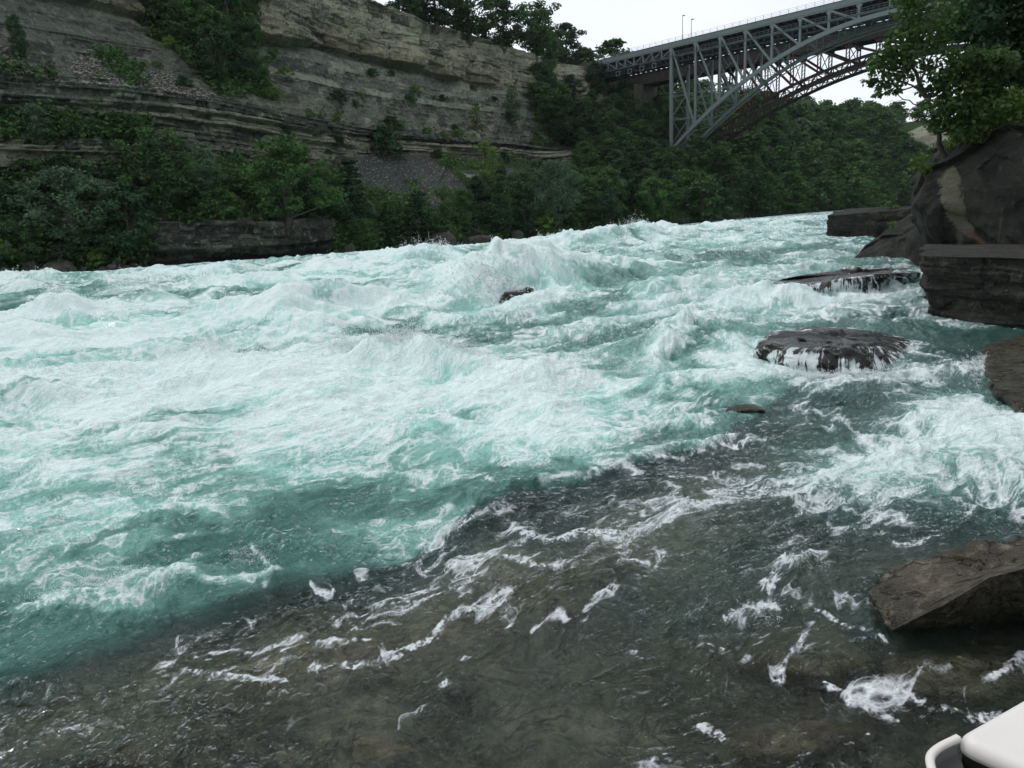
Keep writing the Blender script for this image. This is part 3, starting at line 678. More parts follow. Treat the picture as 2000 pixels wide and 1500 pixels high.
# ------------------------------------------------------------------ near bank: the wooded slope the camera stands below
NB = np.array([(-260, -150), (-120, -72), (-50, -34), (-18, -13), (-2, -3.5), (4.6, 2.0), (8.2, 7.5), (12.6, 14), (17.0, 22), (21.5, 29), (25, 36), (34, 50), (50, 74), (76, 112), (112, 165), (160, 232), (215, 300)], float)
def near_slope():
    tt = np.concatenate([[0], np.cumsum(np.hypot(*np.diff(NB, axis=0).T))]); n = 420
    q = np.linspace(0, tt[-1], n); X = np.interp(q, tt, NB[:, 0]); Y = np.interp(q, tt, NB[:, 1])
    k = np.hanning(13); k /= k.sum()
    Xs = np.convolve(np.pad(X, 6, 'reflect', reflect_type='odd'), k, 'valid'); Ys = np.convolve(np.pad(Y, 6, 'reflect', reflect_type='odd'), k, 'valid')
    tx = np.gradient(Xs); ty = np.gradient(Ys); l = np.hypot(tx, ty); ax, ay = ty/l, -tx/l
    offs = np.array([-4, -1.5, 0, 1.5, 4, 8, 14, 22, 34, 48, 60, 70, 76, 110, 220]); hs = np.array([-3.0, -1.2, -.3, .5, 1.6, 4, 8.5, 14, 22, 30, 37, 46, 50, 52, 53])
    o = np.concatenate([np.linspace(a, b, 7)[:-1] for a, b in zip(offs[:-1], offs[1:])]+[[220]]); h = np.interp(o, offs, hs)
    V = np.stack([Xs[None, :]+ax[None, :]*o[:, None], Ys[None, :]+ay[None, :]*o[:, None], (h[:, None]+level(Xs, Ys)[None, :])], -1)
    V[..., 2] += .5*fbm3(V, 4, 4, 201)*sst(0, 3, o)[:, None]+2.5*fbm3(V, 25, 3, 202)*sst(8, 30, o)[:, None]
    return V, o
NBV, nbo = near_slope()
def mat_slope():
    m = MT('wooded_ground'); p = m.wpos(); a = m.noise(p, .8, 6, .7); b = m.noise(p, 5, 4, .7)
    c = m.mix(a, (.012, .022, .010), (.05, .07, .025)); c = m.mix(m.ramp(b, [(.5, 0), (.7, .7)]), c, (.06, .055, .045))
    return m.pbr(c, .95, m.bump(m.math('ADD', a, b), 1, .2), spec=.2)
MSLOPE = mat_slope()
me = np_mesh('near_bank', NBV.reshape(-1, 3), grid_faces(*NBV.shape[:2])[:, ::-1], MSLOPE)
tag(mobj('near_bank', me), kind='structure')
# plain valley floor under everything, out to the horizon
me = np_mesh('ground', [(-600, -400, -6), (800, -400, -6), (800, 880, -6), (-600, 880, -6)], np.array([(0, 1, 2, 3)]), MSLOPE)
tag(mobj('ground', me), kind='structure')

# ------------------------------------------------------------------ vegetation
def mat_leaf(name, dark, lite, trans=.25):
    m = MT(name)
    rnd = m.n('ShaderNodeObjectInfo').outputs['Random']; t = m.attr('tint'); nz = m.noise(m.objco(), 1.2, 2)
    f = m.math('ADD', m.math('MULTIPLY', t, .62), m.math('ADD', m.math('MULTIPLY', rnd, .42), m.math('MULTIPLY', nz, .25)), clamp=True)
    c = m.mix(f, dark, lite)
    d = m.n('ShaderNodeBsdfDiffuse', {'Color': c}); tr = m.n('ShaderNodeBsdfTranslucent', {'Color': m.mix(.5, c, lite)})
    g = m.n('ShaderNodeBsdfGlossy', {'Color': (.6, .7, .6, 1), 'Roughness': .5})
    a = m.n('ShaderNodeMixShader', {0: trans, 1: d, 2: tr}); b = m.n('ShaderNodeMixShader', {0: .035, 1: a, 2: g})
    m.t.links.new(b.outputs[0], m.out.inputs[0]); return m.m
ML = {'broad': mat_leaf('leaf_broad', (.008, .028, .009), (.072, .160, .038)),
      'dark': mat_leaf('leaf_dark', (.006, .020, .008), (.040, .098, .034)),
      'pale': mat_leaf('leaf_pale', (.026, .060, .032), (.12, .20, .10)),
      'fresh': mat_leaf('leaf_fresh', (.034, .085, .016), (.17, .29, .055), .35)}
def mat_bark():
    m = MT('bark'); p = m.objco(); a = m.noise(m.mapping(p, (3, 3, .7)), 2, 5, .7)
    return m.pbr(m.mix(a, (.03, .026, .020), (.16, .145, .12)), .9, m.bump(a, .8, .05), spec=.2)
MBARK = mat_bark()
def tube(pts, rad, n=6):
    pts = np.asarray(pts, float); V = []; Fc = []
    for i, p in enumerate(pts):
        d = pts[min(i+1, len(pts)-1)]-pts[max(i-1, 0)]; d = d/(np.linalg.norm(d)+1e-9)
        a = np.cross(d, [.3, .9, .1]); a /= np.linalg.norm(a)+1e-9; b = np.cross(d, a)
        for k in range(n):
            t = 2*math.pi*k/n; V.append(p+rad[i]*(math.cos(t)*a+math.sin(t)*b))
    for i in range(len(pts)-1):
        for k in range(n):
            k2 = (k+1) % n; Fc.append((i*n+k, i*n+k2, (i+1)*n+k2, (i+1)*n+k))
    return np.array(V), np.array(Fc)
class Acc:
    def __init__(s): s.V = []; s.F = []; s.n = 0; s.A = []
    def add(s, V, Fc, a=0.0):
        s.V.append(np.asarray(V, float)); s.F.append(np.asarray(Fc)+s.n); s.n += len(V); s.A.append(np.full(len(V), a) if np.isscalar(a) else np.asarray(a))
    def mesh(s, name, mat, smooth=True):
        return np_mesh(name, np.concatenate(s.V), np.concatenate(s.F), mat, smooth, {'tint': np.concatenate(s.A)})
def leaves(C, Nrm, size, rs, tint, fold=.35):
    """rhombic leaf quads at C with rough normals Nrm"""
    n = len(C)
    N = Nrm+rs.normal(size=(n, 3))*.75; N /= np.linalg.norm(N, axis=1)[:, None]
    a = np.cross(N, rs.normal(size=(n, 3))); a /= np.linalg.norm(a, axis=1)[:, None]+1e-9; b = np.cross(N, a)
    s = size*rs.uniform(.6, 1.35, n)[:, None]
    V = np.stack([C+a*s*.62, C+b*s*.38+N*s*fold*.25, C-a*s*.62, C-b*s*.38+N*s*fold*.25], 1).reshape(-1, 3)
    Fc = np.arange(n*4).reshape(n, 4)
    return V, Fc, np.repeat(tint, 4)
def make_tree(seed, H=10.0, R=3.6, shape='round', ncl=70, nl=70, leaf=.34, cr=1.0, base=.16, lean=0.0):
    rs = np.random.RandomState(seed)
    T = Acc(); n = 7
    tp = np.array([[lean*H*.12*(i/n)**1.5+rs.normal()*.10, rs.normal()*.10, H*.86*i/n-.4*(i == 0)] for i in range(n+1)])
    T.add(*tube(tp, np.linspace(.030*H, .006*H, n+1)))
    prof = {'round': lambda t: (np.sin(np.pi*np.clip(t, 0, 1)**.75)**.6), 'cone': lambda t: (1-t)**.8*.9+.1, 'tall': lambda t: np.sin(np.pi*np.clip(t*.9+.08, 0, 1))**.5*.72,
            'flat': lambda t: np.sin(np.pi*np.clip(t, 0, 1)**1.3)**.5, 'bush': lambda t: np.sqrt(np.clip(1-t*t, 0, 1))}[shape]
    cs = []
    while len(cs) < ncl:
        t = rs.rand(); a = rs.rand()*2*np.pi; q = rs.rand()**.45
        r = R*prof(t)*q*(1+.28*math.sin(2*a+seed)+.2*math.sin(3*a+seed*2+5*t))
        if shape == 'cone': t = (np.floor(t*9)+rs.rand()*.35)/9.3
        cs.append((r*math.cos(a)+lean*H*.12*t, r*math.sin(a), H*(base+(1-base)*t*.96)))
    cs = np.array(cs)
    for c in cs[::4 if shape != 'bush' else 9]:
        k = int(np.clip(c[2]/H/.86*n-1.3, 0, n)); p0 = tp[k]; mid = p0*.45+c*.55+np.array([0, 0, -.05*H*.3])
        T.add(*tube([p0, mid, c], [.011*H*(1-.6*k/n), .007*H*(1-.6*k/n), .002*H], 4))
    L = Acc()
    for i, c in enumerate(cs):
        rr = cr*rs.uniform(.65, 1.25)*H/10
        n_ = int(nl*rs.uniform(.7, 1.3))
        d = rs.normal(size=(n_, 3)); d /= np.linalg.norm(d, axis=1)[:, None]
        q = rs.rand(n_)**.4; off = d*q[:, None]*rr*np.array([1, 1, .62 if shape != 'cone' else .35])
        if shape == 'cone': off[:, 2] -= .10*np.hypot(off[:, 0], off[:, 1])
        C = c+off; nm = off/rr+np.array([0, 0, .55]); tb = np.clip(rs.normal(.42, .22), 0, 1)
        L.add(*leaves(C, nm, leaf, rs, np.clip(tb+rs.normal(0, .15, n_), 0, 1)))
    return T, L
PROTO = {}
def proto(key, mat, **k):
    T, L = make_tree(**k); PROTO[key] = (T.mesh(key+'_trunk', MBARK), L.mesh(key+'_crown', ML[mat], False), k.get('H', 10.0))
proto('oak_a', 'broad', seed=1, ncl=95, nl=75, R=4.0)
proto('oak_b', 'broad', seed=2, ncl=85, nl=75, R=3.7, shape='flat', cr=1.05)
proto('oak_c', 'dark', seed=3, ncl=95, nl=70, R=3.9, base=.10)
proto('tall_a', 'dark', seed=4, ncl=75, nl=70, R=3.6, shape='tall', base=.12)
proto('tall_b', 'broad', seed=5, ncl=75, nl=70, R=3.8, shape='tall', base=.12, lean=.4)
proto('cone_a', 'dark', seed=6, ncl=120, nl=48, R=3.2, shape='cone', cr=.85, base=.08)
proto('pale_a', 'pale', seed=7, ncl=95, nl=50, R=3.9, leaf=.26, cr=1.0, base=.18)
proto('pale_b', 'pale', seed=8, ncl=60, nl=45, R=2.8, shape='tall', leaf=.28, cr=.85, base=.25)
proto('thin_a', 'fresh', seed=9, ncl=34, nl=36, R=2.6, shape='tall', leaf=.30, cr=.9, base=.35)
proto('bush_a', 'broad', seed=10, H=4.0, ncl=46, nl=60, R=3.0, shape='bush', leaf=.30, cr=1.9, base=.05)
proto('bush_b', 'fresh', seed=11, H=4.0, ncl=34, nl=48, R=2.6, shape='bush', leaf=.28, cr=1.7, base=.05)
proto('bush_c', 'dark', seed=12, H=4.0, ncl=46, nl=60, R=3.0, shape='bush', leaf=.30, cr=1.9, base=.05)
# far versions: fewer, larger leaves
for nm, key, sd in (('far_a', 'broad', 21), ('far_b', 'dark', 22), ('far_c', 'broad', 23), ('far_d', 'pale', 24)):
    T, L = make_tree(seed=sd, H=10, R=4.1, ncl=75, nl=22, leaf=.62, cr=1.15, base=.06, shape='tall' if sd == 23 else 'round')
    me = np_mesh(nm, np.concatenate([np.concatenate(T.V), np.concatenate(L.V)]), np.concatenate([np.concatenate(T.F), np.concatenate(L.F)+T.n]), None, False,
                 {'tint': np.concatenate(T.A+L.A)}, mats=[MBARK, ML[key]], midx=[0]*sum(len(f) for f in T.F)+[1]*sum(len(f) for f in L.F))
    PROTO[nm] = (None, me, 10.0, L, T)
def put_tree(key, loc, h, label, cat='tree', group=None, name='tree', wide=1.0, rs=random):
    pr = PROTO[key]; s = h/pr[2]
    if pr[0] is None:
        o = mobj(name, pr[1]); o.location = loc; o.scale = (s*wide, s*wide, s); o.rotation_euler = (0, 0, rs.uniform(0, 6.28)); return tag(o, label, cat, group)
    e = thing(name, label, cat, loc, rs.uniform(0, 6.28), group); e.scale = (s*wide, s*wide, s)
    mobj('trunk', pr[0], e); mobj('crown', pr[1], e); return e

# terrain lookup by photo position
_q = (T3[..., 1] > 0)
_fp = np.stack([tpx.ravel(), tpy.ravel()], 1); _fw = T3.reshape(-1, 3); _fs = st.ravel(); _fg = green.ravel(); _fr = rock.ravel()
_bin = {}
for i in np.nonzero((_fp[:, 0] > -300) & (_fp[:, 0] < 2300) & (_fs >= .95) & (_fs < 7.2))[0]:
    _bin.setdefault((int(_fp[i, 0]//24), int(_fp[i, 1]//24)), []).append(i)
def ground_at(px, py):
    bx, by = int(px//24), int(py//24); best = None
    for a in (-1, 0, 1):
        for b in (-1, 0, 1):
            for i in _bin.get((bx+a, by+b), ()):
                d = (_fp[i, 0]-px)**2+(_fp[i, 1]-py)**2
                if best is None or d < best[0]: best = (d, i)
    return None if best is None else best[1]
RT = random.Random(11)
used = []
def tree_px(key, bx, by, top, label, cat='tree', group=None, name='tree', wide=1.0, rim=False):
    """a tree whose foot stands at photo point (bx, by) on the far bank and whose top reaches photo row `top`"""
    i = ground_at(bx, by)
    if i is None: return None
    w = _fw[i]; h = (by-top)*w[1]/FPX*1.03+.3
    used.append((w[0], w[1])); return put_tree(key, (w[0], w[1], w[2]-.3), h, label, cat, group, name, wide, RT)

# --- trees the photo singles out on the far bank
NOTED = [
 ('oak_a', 562, 445, 280, 'large rounded bright green tree in front of the layered cliff, tallest on the left bank', 1.05),
 ('cone_a', 690, 425, 308, 'dark layered evergreen tree left of the grey scree slope', 1.0),
 ('cone_a', 822, 470, 372, 'dark layered evergreen tree below the foot of the grey scree slope', 1.15),
 ('pale_a', 1085, 448, 322, 'airy pale grey green tree by the water left of the bridge foot', 1.0),
 ('pale_a', 150, 500, 338, 'broad pale grey green tree at the far left bank', 1.15),
 ('oak_b', 320, 430, 268, 'bushy tree standing before the cliff band, middle of the left bank', .95),
 ('pale_b', 408, 400, 288, 'slender light green tree with thin crown before the cliff band', 1.1),
 ('pale_b', 82, 300, 212, 'small pale tree on the grassy ledge at far left', 1.2),
 ('thin_a', 950, 375, 285, 'thin light green tree on the slope right of the grey scree', 1.2),
 ('thin_a', 965, 392, 300, 'thin leaning light green tree with pale trunk right of the grey scree', .7),
 ('thin_a', 932, 258, 208, 'lone small tree growing out of the grey shale face', 1.2),
 ('pale_b', 1003, 255, 182, 'wispy tree at the right end of the grey shale face', 1.0),
 ('bush_c', 752, 304, 252, 'dark bush on top of the grey scree slope', .9),
 ('bush_a', 130, 262, 222, 'dark green shrub on the grassy ledge, left side', 1.0),
 ('bush_a', 268, 265, 228, 'dark green shrub on the grassy ledge under the bare shale', .8),
 ('tall_a', 40, 120, 42, 'small dark tree on the shale slope at upper left', .7),
 ('oak_c', 1108, 140, 60, 'round crowned tree standing free on the rim beside the bridge', 1.35),
 ('oak_b', 1048, 118, 22, 'tall tree on the cliff rim with sky behind, left of the free standing one', 1.2),
 ('oak_a', 920, 80, -35, 'big dense tree overhanging the cliff rim', 1.3),
 ('oak_c', 985, 96, 10, 'dark dense tree at the right end of the cliff rim wood', 1.2),
 ('oak_c', 850, 55, -50, 'dark dense tree on the cliff rim, cut by the top edge of the photo', 1.3),
 ('tall_b', 1090, 250, 172, 'bright green tree in the notch right of the bare cliff', 1.2),
 ('tall_a', 1165, 190, 128, 'small dark tree leaning over the rock face below the bridge end', 1.0),
]
for key, bx, by, top, lab, wd in NOTED:
    bush = key.startswith('bush')
    tree_px(key, bx, by, top, lab, 'shrub' if bush else 'tree', None, 'shrub' if bush else 'tree', wd)

# --- the wood: regions in the photo, minimum spacing (m), height range, kinds
def wood(poly, sp, hr, keys, label, group, nmax, cat='tree', name='tree', smin=.95, smax=7.1, wide=1.0, gmin=.3, top=None):
    x0 = min(p[0] for p in poly); x1 = max(p[0] for p in poly); y0 = min(p[1] for p in poly); y1 = max(p[1] for p in poly)
    n = 0; loc = []
    for _ in range(nmax*40):
        if n >= nmax: break
        px = RT.uniform(x0, x1); py = RT.uniform(y0, y1)
        if not poly_in(np.array([px]), np.array([py]), poly)[0]: continue
        i = ground_at(px, py)
        if i is None or not (smin <= _fs[i] <= smax) or _fg[i] < gmin: continue
        w = _fw[i]
        if any((w[0]-a)**2+(w[1]-b)**2 < sp*sp for a, b in (used if cat == 'tree' else [])+loc): continue
        loc.append((w[0], w[1])); n += 1
        h = RT.uniform(*hr)
        if top is not None:
            hm = (py-np.interp(px, top[0], top[1])-RT.uniform(-6, 26))*w[1]/FPX
            if hm < 1.6: loc.pop(); n -= 1; continue
            h = min(h, hm)
        put_tree(RT.choice(keys), (w[0], w[1], w[2]-.4), h, label, cat, group, name, wide*RT.uniform(.85, 1.2), RT)
    if cat == 'tree': used.extend(loc)
    return n
cnt = {}
MIX = ['oak_a', 'oak_b', 'oak_c', 'tall_a', 'tall_b', 'oak_c']
cnt['left'] = wood([(-200, 560), (-200, 350), (60, 345), (250, 330), (420, 345), (560, 350), (640, 380), (640, 425), (280, 425), (270, 520), (-100, 560)], 3.1, (4.5, 8.5), MIX+['pale_a', 'pale_b'],
     'green tree among the dense bank wood below the layered cliff', 'trees of the left bank wood', 66, top=([-200, 0, 250, 430, 640], [345, 340, 335, 345, 330]))
cnt['mid'] = wood([(620, 500), (640, 385), (720, 395), (800, 405), (900, 445), (960, 340), (1110, 335), (1170, 440), (1000, 468), (700, 500)], 3.6, (4.5, 8), MIX+['tall_b', 'pale_b'],
     'green tree on the bank slope below the grey scree', 'trees on the slope below the scree', 46, top=([620, 690, 760, 850, 930, 1000, 1180], [345, 355, 392, 400, 345, 318, 320]))
cnt['cleft'] = wood([(290, 0), (490, 0), (490, 60), (470, 100), (520, 175), (520, 190), (440, 190), (380, 130), (330, 90), (290, 60)], 3.0, (5, 8), ['oak_c', 'oak_a', 'tall_a', 'oak_b'],
     'dark green tree in the wooded cleft between the bare cliff faces', 'trees in the cliff cleft', 20, smin=3.5)
cnt['rim'] = wood([(740, -10), (860, 45), (1000, 85), (1040, 95), (1090, 110), (1100, 130), (1060, 125), (980, 105), (800, 50)], 2.6, (6.5, 9.5), ['oak_a', 'oak_c', 'oak_b', 'tall_a'],
     'green tree of the wood along the cliff rim', 'trees on the cliff rim', 34, smin=5.95, smax=7.6)
cnt['notch'] = wood([(1040, 200), (1045, 135), (1130, 165), (1180, 150), (1300, 200), (1320, 440), (1150, 450), (1120, 320), (1050, 240)], 4.4, (5.5, 9.5), MIX+['tall_b'],
     'green tree on the steep wooded slope left of the bridge foot', 'trees on the slope left of the bridge foot', 84, wide=1.2)
cnt['far'] = wood([(1300, 215), (1600, 225), (1800, 225), (1830, 420), (1310, 440)], 6.5, (7, 11.5), ['far_a', 'far_b', 'far_c', 'far_b', 'far_a', 'far_d'],
     'distant green tree on the hillside behind the bridge', 'trees on the hillside behind the bridge', 60, smax=6.9, wide=1.25)
cnt['shr'] = wood([(-100, 560), (-100, 340), (560, 345), (700, 400), (900, 440), (960, 340), (1120, 330), (1300, 330), (1320, 445), (1150, 455), (800, 490), (560, 440), (280, 440), (270, 530)], 1.9, (1.6, 3.4),
     ['bush_a', 'bush_b', 'bush_c', 'bush_c'], 'low green shrub on the far river bank', 'shrubs on the far bank', 130, 'shrub', 'shrub', wide=1.1)
cnt['shr2'] = wood([(0, 210), (300, 235), (540, 210), (300, 160), (190, 95), (250, 100), (480, 60), (1000, 180), (1000, 320), (800, 330), (500, 290), (0, 285)], 2.2, (1.0, 2.3),
     ['bush_a', 'bush_b', 'bush_c'], 'small shrub clinging to the cliff ledge', 'shrubs on the cliff ledges', 34, 'shrub', 'shrub', gmin=.0)
print('trees', cnt)

# --- the rest of the far wood as one mass
def mass():
    V = []; Fc = [[], []]; A = []; n0 = 0; loc = list(used); n = 0
    rs = np.random.RandomState(77); cand = []
    poly = [(1240, 170), (1600, 205), (2100, 195), (2100, 420), (1240, 445)]
    # plan positions on the far slope and plateau
    S = T3[(sts_sel := slice(50, None)), :, :]
    ok = (spx > 1180) & (spx < 2400)
    P_ = T3[:, ok][(st[:, ok] > 1.0) & (st[:, ok] < 7.6)]
    idx = rs.permutation(len(P_))
    P2 = T3[:, (spx > 1240) & (spx < 2300)][(st[:, (spx > 1240) & (spx < 2300)] > 6.95) & (st[:, (spx > 1240) & (spx < 2300)] < 7.5)]
    for src, cap, sp in ((P_[idx], 420, 6.6), (P2[rs.permutation(len(P2))], 110, 4.5)):
        c = 0
        for w in src[:14000]:
            if c >= cap: break
            fpx, fpy = proj(w[0], w[1], w[2])
            if 1755 < fpx < 1885 and 232 < fpy+8 < 325: continue
            arr = np.array(loc) if loc else np.zeros((0, 2))
            if len(arr) and ((arr[:, 0]-w[0])**2+(arr[:, 1]-w[1])**2).min() < sp*sp: continue
            loc.append((w[0], w[1])); c += 1
            key = rs.choice(['far_a', 'far_b', 'far_c', 'far_b', 'far_d']); L = PROTO[key][3]; T = PROTO[key][4]
            v = np.concatenate(L.V); f = np.concatenate(L.F); t = np.concatenate(L.A)
            a = rs.rand()*6.28; s = rs.uniform(.7, 1.15)+.55*rs.rand()**3; sw = s*rs.uniform(1.1, 1.5); ca, sa = math.cos(a), math.sin(a)
            v = np.stack([(v[:, 0]*ca-v[:, 1]*sa)*sw, (v[:, 0]*sa+v[:, 1]*ca)*sw, v[:, 2]*s], 1)+w-np.array([0, 0, .8])
            V.append(v); Fc[0].append(f+n0); A.append(np.clip(t+rs.normal(0, .30), 0, 1)); n0 += len(v)
    return np.concatenate(V), np.concatenate(Fc[0]), np.concatenate(A)
V_, F_, A_ = mass()
tag(mobj('distant_wood', np_mesh('distant_wood', V_, F_, ML['broad'], False, {'tint': A_})), 'unbroken dark green wood covering the hillside far upstream', 'wood', kind='stuff')

# --- ground cover on every green slope
def cover():
    rs = np.random.RandomState(5)
    vis = (tpx > -150) & (tpx < 2050) & (tpy > -60) & (tpy < 560) & (green > .45) & (st > .98) & (st < 7.3)
    ii = np.nonzero(vis.ravel())[0]; D = _fw[ii, 1]
    ii = rs.choice(ii, 15000); w = _fw[ii]; Ls = Acc()
    n = 9
    C = np.repeat(w, n, 0)+rs.normal(size=(len(w)*n, 3))*np.array([.55, .55, .35])+np.array([0, 0, .35])
    V, Fc, t = leaves(C, np.tile([[0, -.3, 1.]], (len(C), 1)), .42, rs, np.clip(np.repeat(rs.rand(len(w)), n)+rs.normal(0, .15, len(C)), 0, 1))
    return V, Fc, t
V_, F_, A_ = cover()
tag(mobj('undergrowth', np_mesh('undergrowth', V_, F_, ML['broad'], False, {'tint': A_})), 'low leafy undergrowth covering the gorge slopes', 'undergrowth', kind='stuff')
def mat_stone(name, a, b, rough=.85):
    m = MT(name); p = m.wpos(); n_ = m.noise(p, 3.5, 5, .65)
    return m.pbr(m.mix(n_, a, b), rough, m.bump(n_, .7, .08), spec=.25)
MSTONE = mat_stone('pale_stone', (.14, .135, .12), (.42, .40, .35))
OCT = np.array([(1, 0, 0), (-1, 0, 0), (0, 1, 0), (0, -1, 0), (0, 0, 1), (0, 0, -1)], float)
OCF = np.array([(0, 2, 4), (2, 1, 4), (1, 3, 4), (3, 0, 4), (2, 0, 5), (1, 2, 5), (3, 1, 5), (0, 3, 5)])
def blobs(C, S, rs, jit=.35):
    n = len(C); V = OCT[None]*(1+rs.uniform(-jit, jit, (n, 6, 1)))*S[:, None, :]
    a = rs.rand(n)*6.28; ca = np.cos(a)[:, None]; sa = np.sin(a)[:, None]
    V = np.stack([V[..., 0]*ca-V[..., 1]*sa, V[..., 0]*sa+V[..., 1]*ca, V[..., 2]+V[..., 0]*.3], -1)+C[:, None, :]
    return V.reshape(-1, 3), (OCF[None]+6*np.arange(n)[:, None, None]).reshape(-1, 3)
rs_ = np.random.RandomState(9)
ii = rs_.choice(np.nonzero((scree.ravel() > .5) & ((tpy.ravel() < 200) | (rs_.rand(scree.size) < .25)))[0], 3000)
s_ = rs_.uniform(.05, .20, (len(ii), 1))*np.array([[1.3, 1, .6]])
V_, F_ = blobs(_fw[ii]+[0, 0, .05], s_, rs_)
tag(mobj('scree', np_mesh('scree', V_, F_, MSTONE, False)), 'loose pale stones strewn over the grey scree slopes', 'scree', kind='stuff')

# ------------------------------------------------------------------ bridges (common frame: s along the deck, t away from the camera, z up)
BO = np.array([26.862, 220.462]); BD = np.array([.65600, -.75476]); BN = np.array([.75476, .65600])
def BW(s, t, z): return np.array([BO[0]+BD[0]*s+BN[0]*t, BO[1]+BD[1]*s+BN[1]*t, z])
def mat_paint(name, a, b, dirt, metal=.0, rough=.6):
    m = MT(name); p = m.wpos(); n_ = m.noise(p, .6, 6, .65); f = m.noise(p, 4, 4, .6); v = m.noise(m.mapping(p, (2, 2, .25)), 1.2, 4, .6)
    c = m.mix(n_, a, b); c = m.mix(m.ramp(f, [(.52, 0), (.72, .6)]), c, dirt); c = m.mix(m.ramp(v, [(.55, 0), (.75, .5)]), c, dirt)
    return m.pbr(c, rough, m.bump(f, .3, .02), metal=metal, spec=.3)
MGREY = mat_paint('grey_green_steel', (.16, .205, .20), (.22, .265, .255), (.09, .10, .095))
MDARK = mat_paint('dark_steel', (.045, .05, .055), (.07, .075, .08), (.03, .03, .03))
MRUST = mat_paint('rusty_steel', (.032, .027, .024), (.075, .056, .046), (.022, .018, .016), rough=.85)
MRED = mat_paint('red_rust_steel', (.075, .024, .019), (.12, .045, .032), (.03, .015, .012), rough=.85)
MCONC = mat_paint('old_masonry', (.065, .065, .052), (.12, .115, .09), (.03, .03, .026), rough=.9)
class BB(Acc):
    def bar(s, a, b, w, h=None):
        """box beam between two (s,t,z) points; w = width across, h = depth"""
        h = h or w; A = BW(*a); B = BW(*b); d = B-A; d /= np.linalg.norm(d)+1e-9
        nn = np.array([BN[0], BN[1], 0.0])
        if abs(d@nn) > .9: x = np.array([BD[0], BD[1], 0.0])
        else: x = nn-d*(nn@d)
        x /= np.linalg.norm(x); y = np.cross(d, x)
        V = [q+sx*x*w/2+sy*y*h/2 for q in (A, B) for sx, sy in ((-1, -1), (1, -1), (1, 1), (-1, 1))]
        s.add(np.array(V), np.array([(0, 1, 2, 3), (7, 6, 5, 4), (0, 4, 5, 1), (1, 5, 6, 2), (2, 6, 7, 3), (3, 7, 4, 0)]))
    def box(s, s0, s1, t0, t1, z0, z1): s.bar(((s0+s1)/2, (t0+t1)/2, z0), ((s0+s1)/2, (t0+t1)/2, z1), t1-t0, s1-s0)
    def lattice(s, a, b, gap, w, n):
        """laced strut: two thin chords with zigzag between them"""
        a = np.array(a, float); b = np.array(b, float); dd = b-a; l = np.linalg.norm(dd); dd /= l
        o = np.array([0, 0, 1.0]) if abs(dd[2]) < .7 else np.array([1.0, 0, 0]); o = o-dd*(o@dd); o = o/np.linalg.norm(o)*gap/2
        s.bar(a+o, b+o, w); s.bar(a-o, b-o, w)
        for k in range(n):
            p = a+dd*l*k/n; q = a+dd*l*(k+1)/n; sg = 1 if k % 2 else -1
            s.bar(p+o*sg, q-o*sg, w*.7)
    def done(s, name, mat, parent):
        me = np_mesh(name, np.concatenate(s.V)-parent_loc, np.concatenate(s.F), mat, False); return mobj(name, me, parent)
parent_loc = BW(70, 3.5, 0); parent_loc[2] = 20.0
br = thing('arch_bridge', 'grey green steel arch bridge with two decks spanning the gorge, nearer of the two', 'bridge', parent_loc)
SF, SA, ZA, ZF = 26.6, 78.0, 40.75, 20.6
SR = 2*SA-SF; TW = 7.0
def archz(s): return ZA-(ZA-ZF)*(abs(SA-s)/(SA-SF))**2.0
nodes = [25.0, 32.2, 39.1, 45.8, 52.5, 59.1, 65.5, 71.8, 78.0]; nodes += [2*SA-q for q in nodes[:-1]][::-1]
ZT, ZG, ZL = 45.0, 43.75, 41.75
for ti, t in enumerate((0.0, TW)):
    b = BB(); b.box(0.2, 156, t-.12, t+.12, ZG+.35, ZT); b.box(0.2, 156, t-.30, t+.30, ZG+.22, ZG+.35); b.box(.2, 156, t-.25, t+.25, ZT, ZT+.08)
    b.done('parapet_girder', MGREY, br)
    b = BB(); b.box(.2, 156, t-.2, t+.2, ZG-.12, ZG+.22); b.box(0, 156, t-.2, t+.2, ZL-.28, ZL+.08); b.box(0, 156, t-.5, t-.2, ZL-.06, ZL+.02); b.done('deck_chord', MGREY, br)
    b = BB()
    ss = np.linspace(SF-1.2, SR+1.2, 61)
    for a0, a1 in zip(ss[:-1], ss[1:]): b.bar((a0, t, archz(a0)-(.5 if ti else 0)), (a1+.06, t, archz(a1)-(.5 if ti else 0)), .55, .85 if not ti else .7)
    if ti: 
        for a0, a1 in zip(ss[:-1], ss[1:]): b.bar((a0, t, archz(a0)-1.5), (a1, t, archz(a1)-1.5), .3, .2)
    b.done('arch_rib', MGREY, br)
    for k, sn in enumerate(nodes):
        za = archz(sn); inside = SF <= sn <= SR
        zb = za if inside else ZF-.4
        b = BB(); w = .62 if k in (0, len(nodes)-1) else .42
        if zb < ZL-1.0: b.bar((sn, t, zb), (sn, t, ZG-.1), w, w*1.15)
        else: b.bar((sn, t, max(ZL-.3, zb)), (sn, t, ZG-.1), .38, .5)
        # haunch plates at the upper joint
        b.bar((sn-.55, t, ZG-.25), (sn, t, ZG-1.0), .30, .35); b.bar((sn+.55, t, ZG-.25), (sn, t, ZG-1.0), .30, .35)
        b.done('post', MGREY, br)
    for k in range(len(nodes)-1):
        left = nodes[k] < SA; q0, q1 = (nodes[k], nodes[k+1]) if left else (nodes[k+1], nodes[k])
        zb = max(archz(q1), ZL-.1) if SF <= q1 <= SR else ZF
        if q0 > SA-7 and q0 < SA+7: continue
        b = BB(); b.bar((q0+(.3 if left else -.3), t, ZG-.2), (q1-(.25 if left else -.25), t, archz(q1)+.3), .34, .42); b.done('diagonal', MGREY, br)
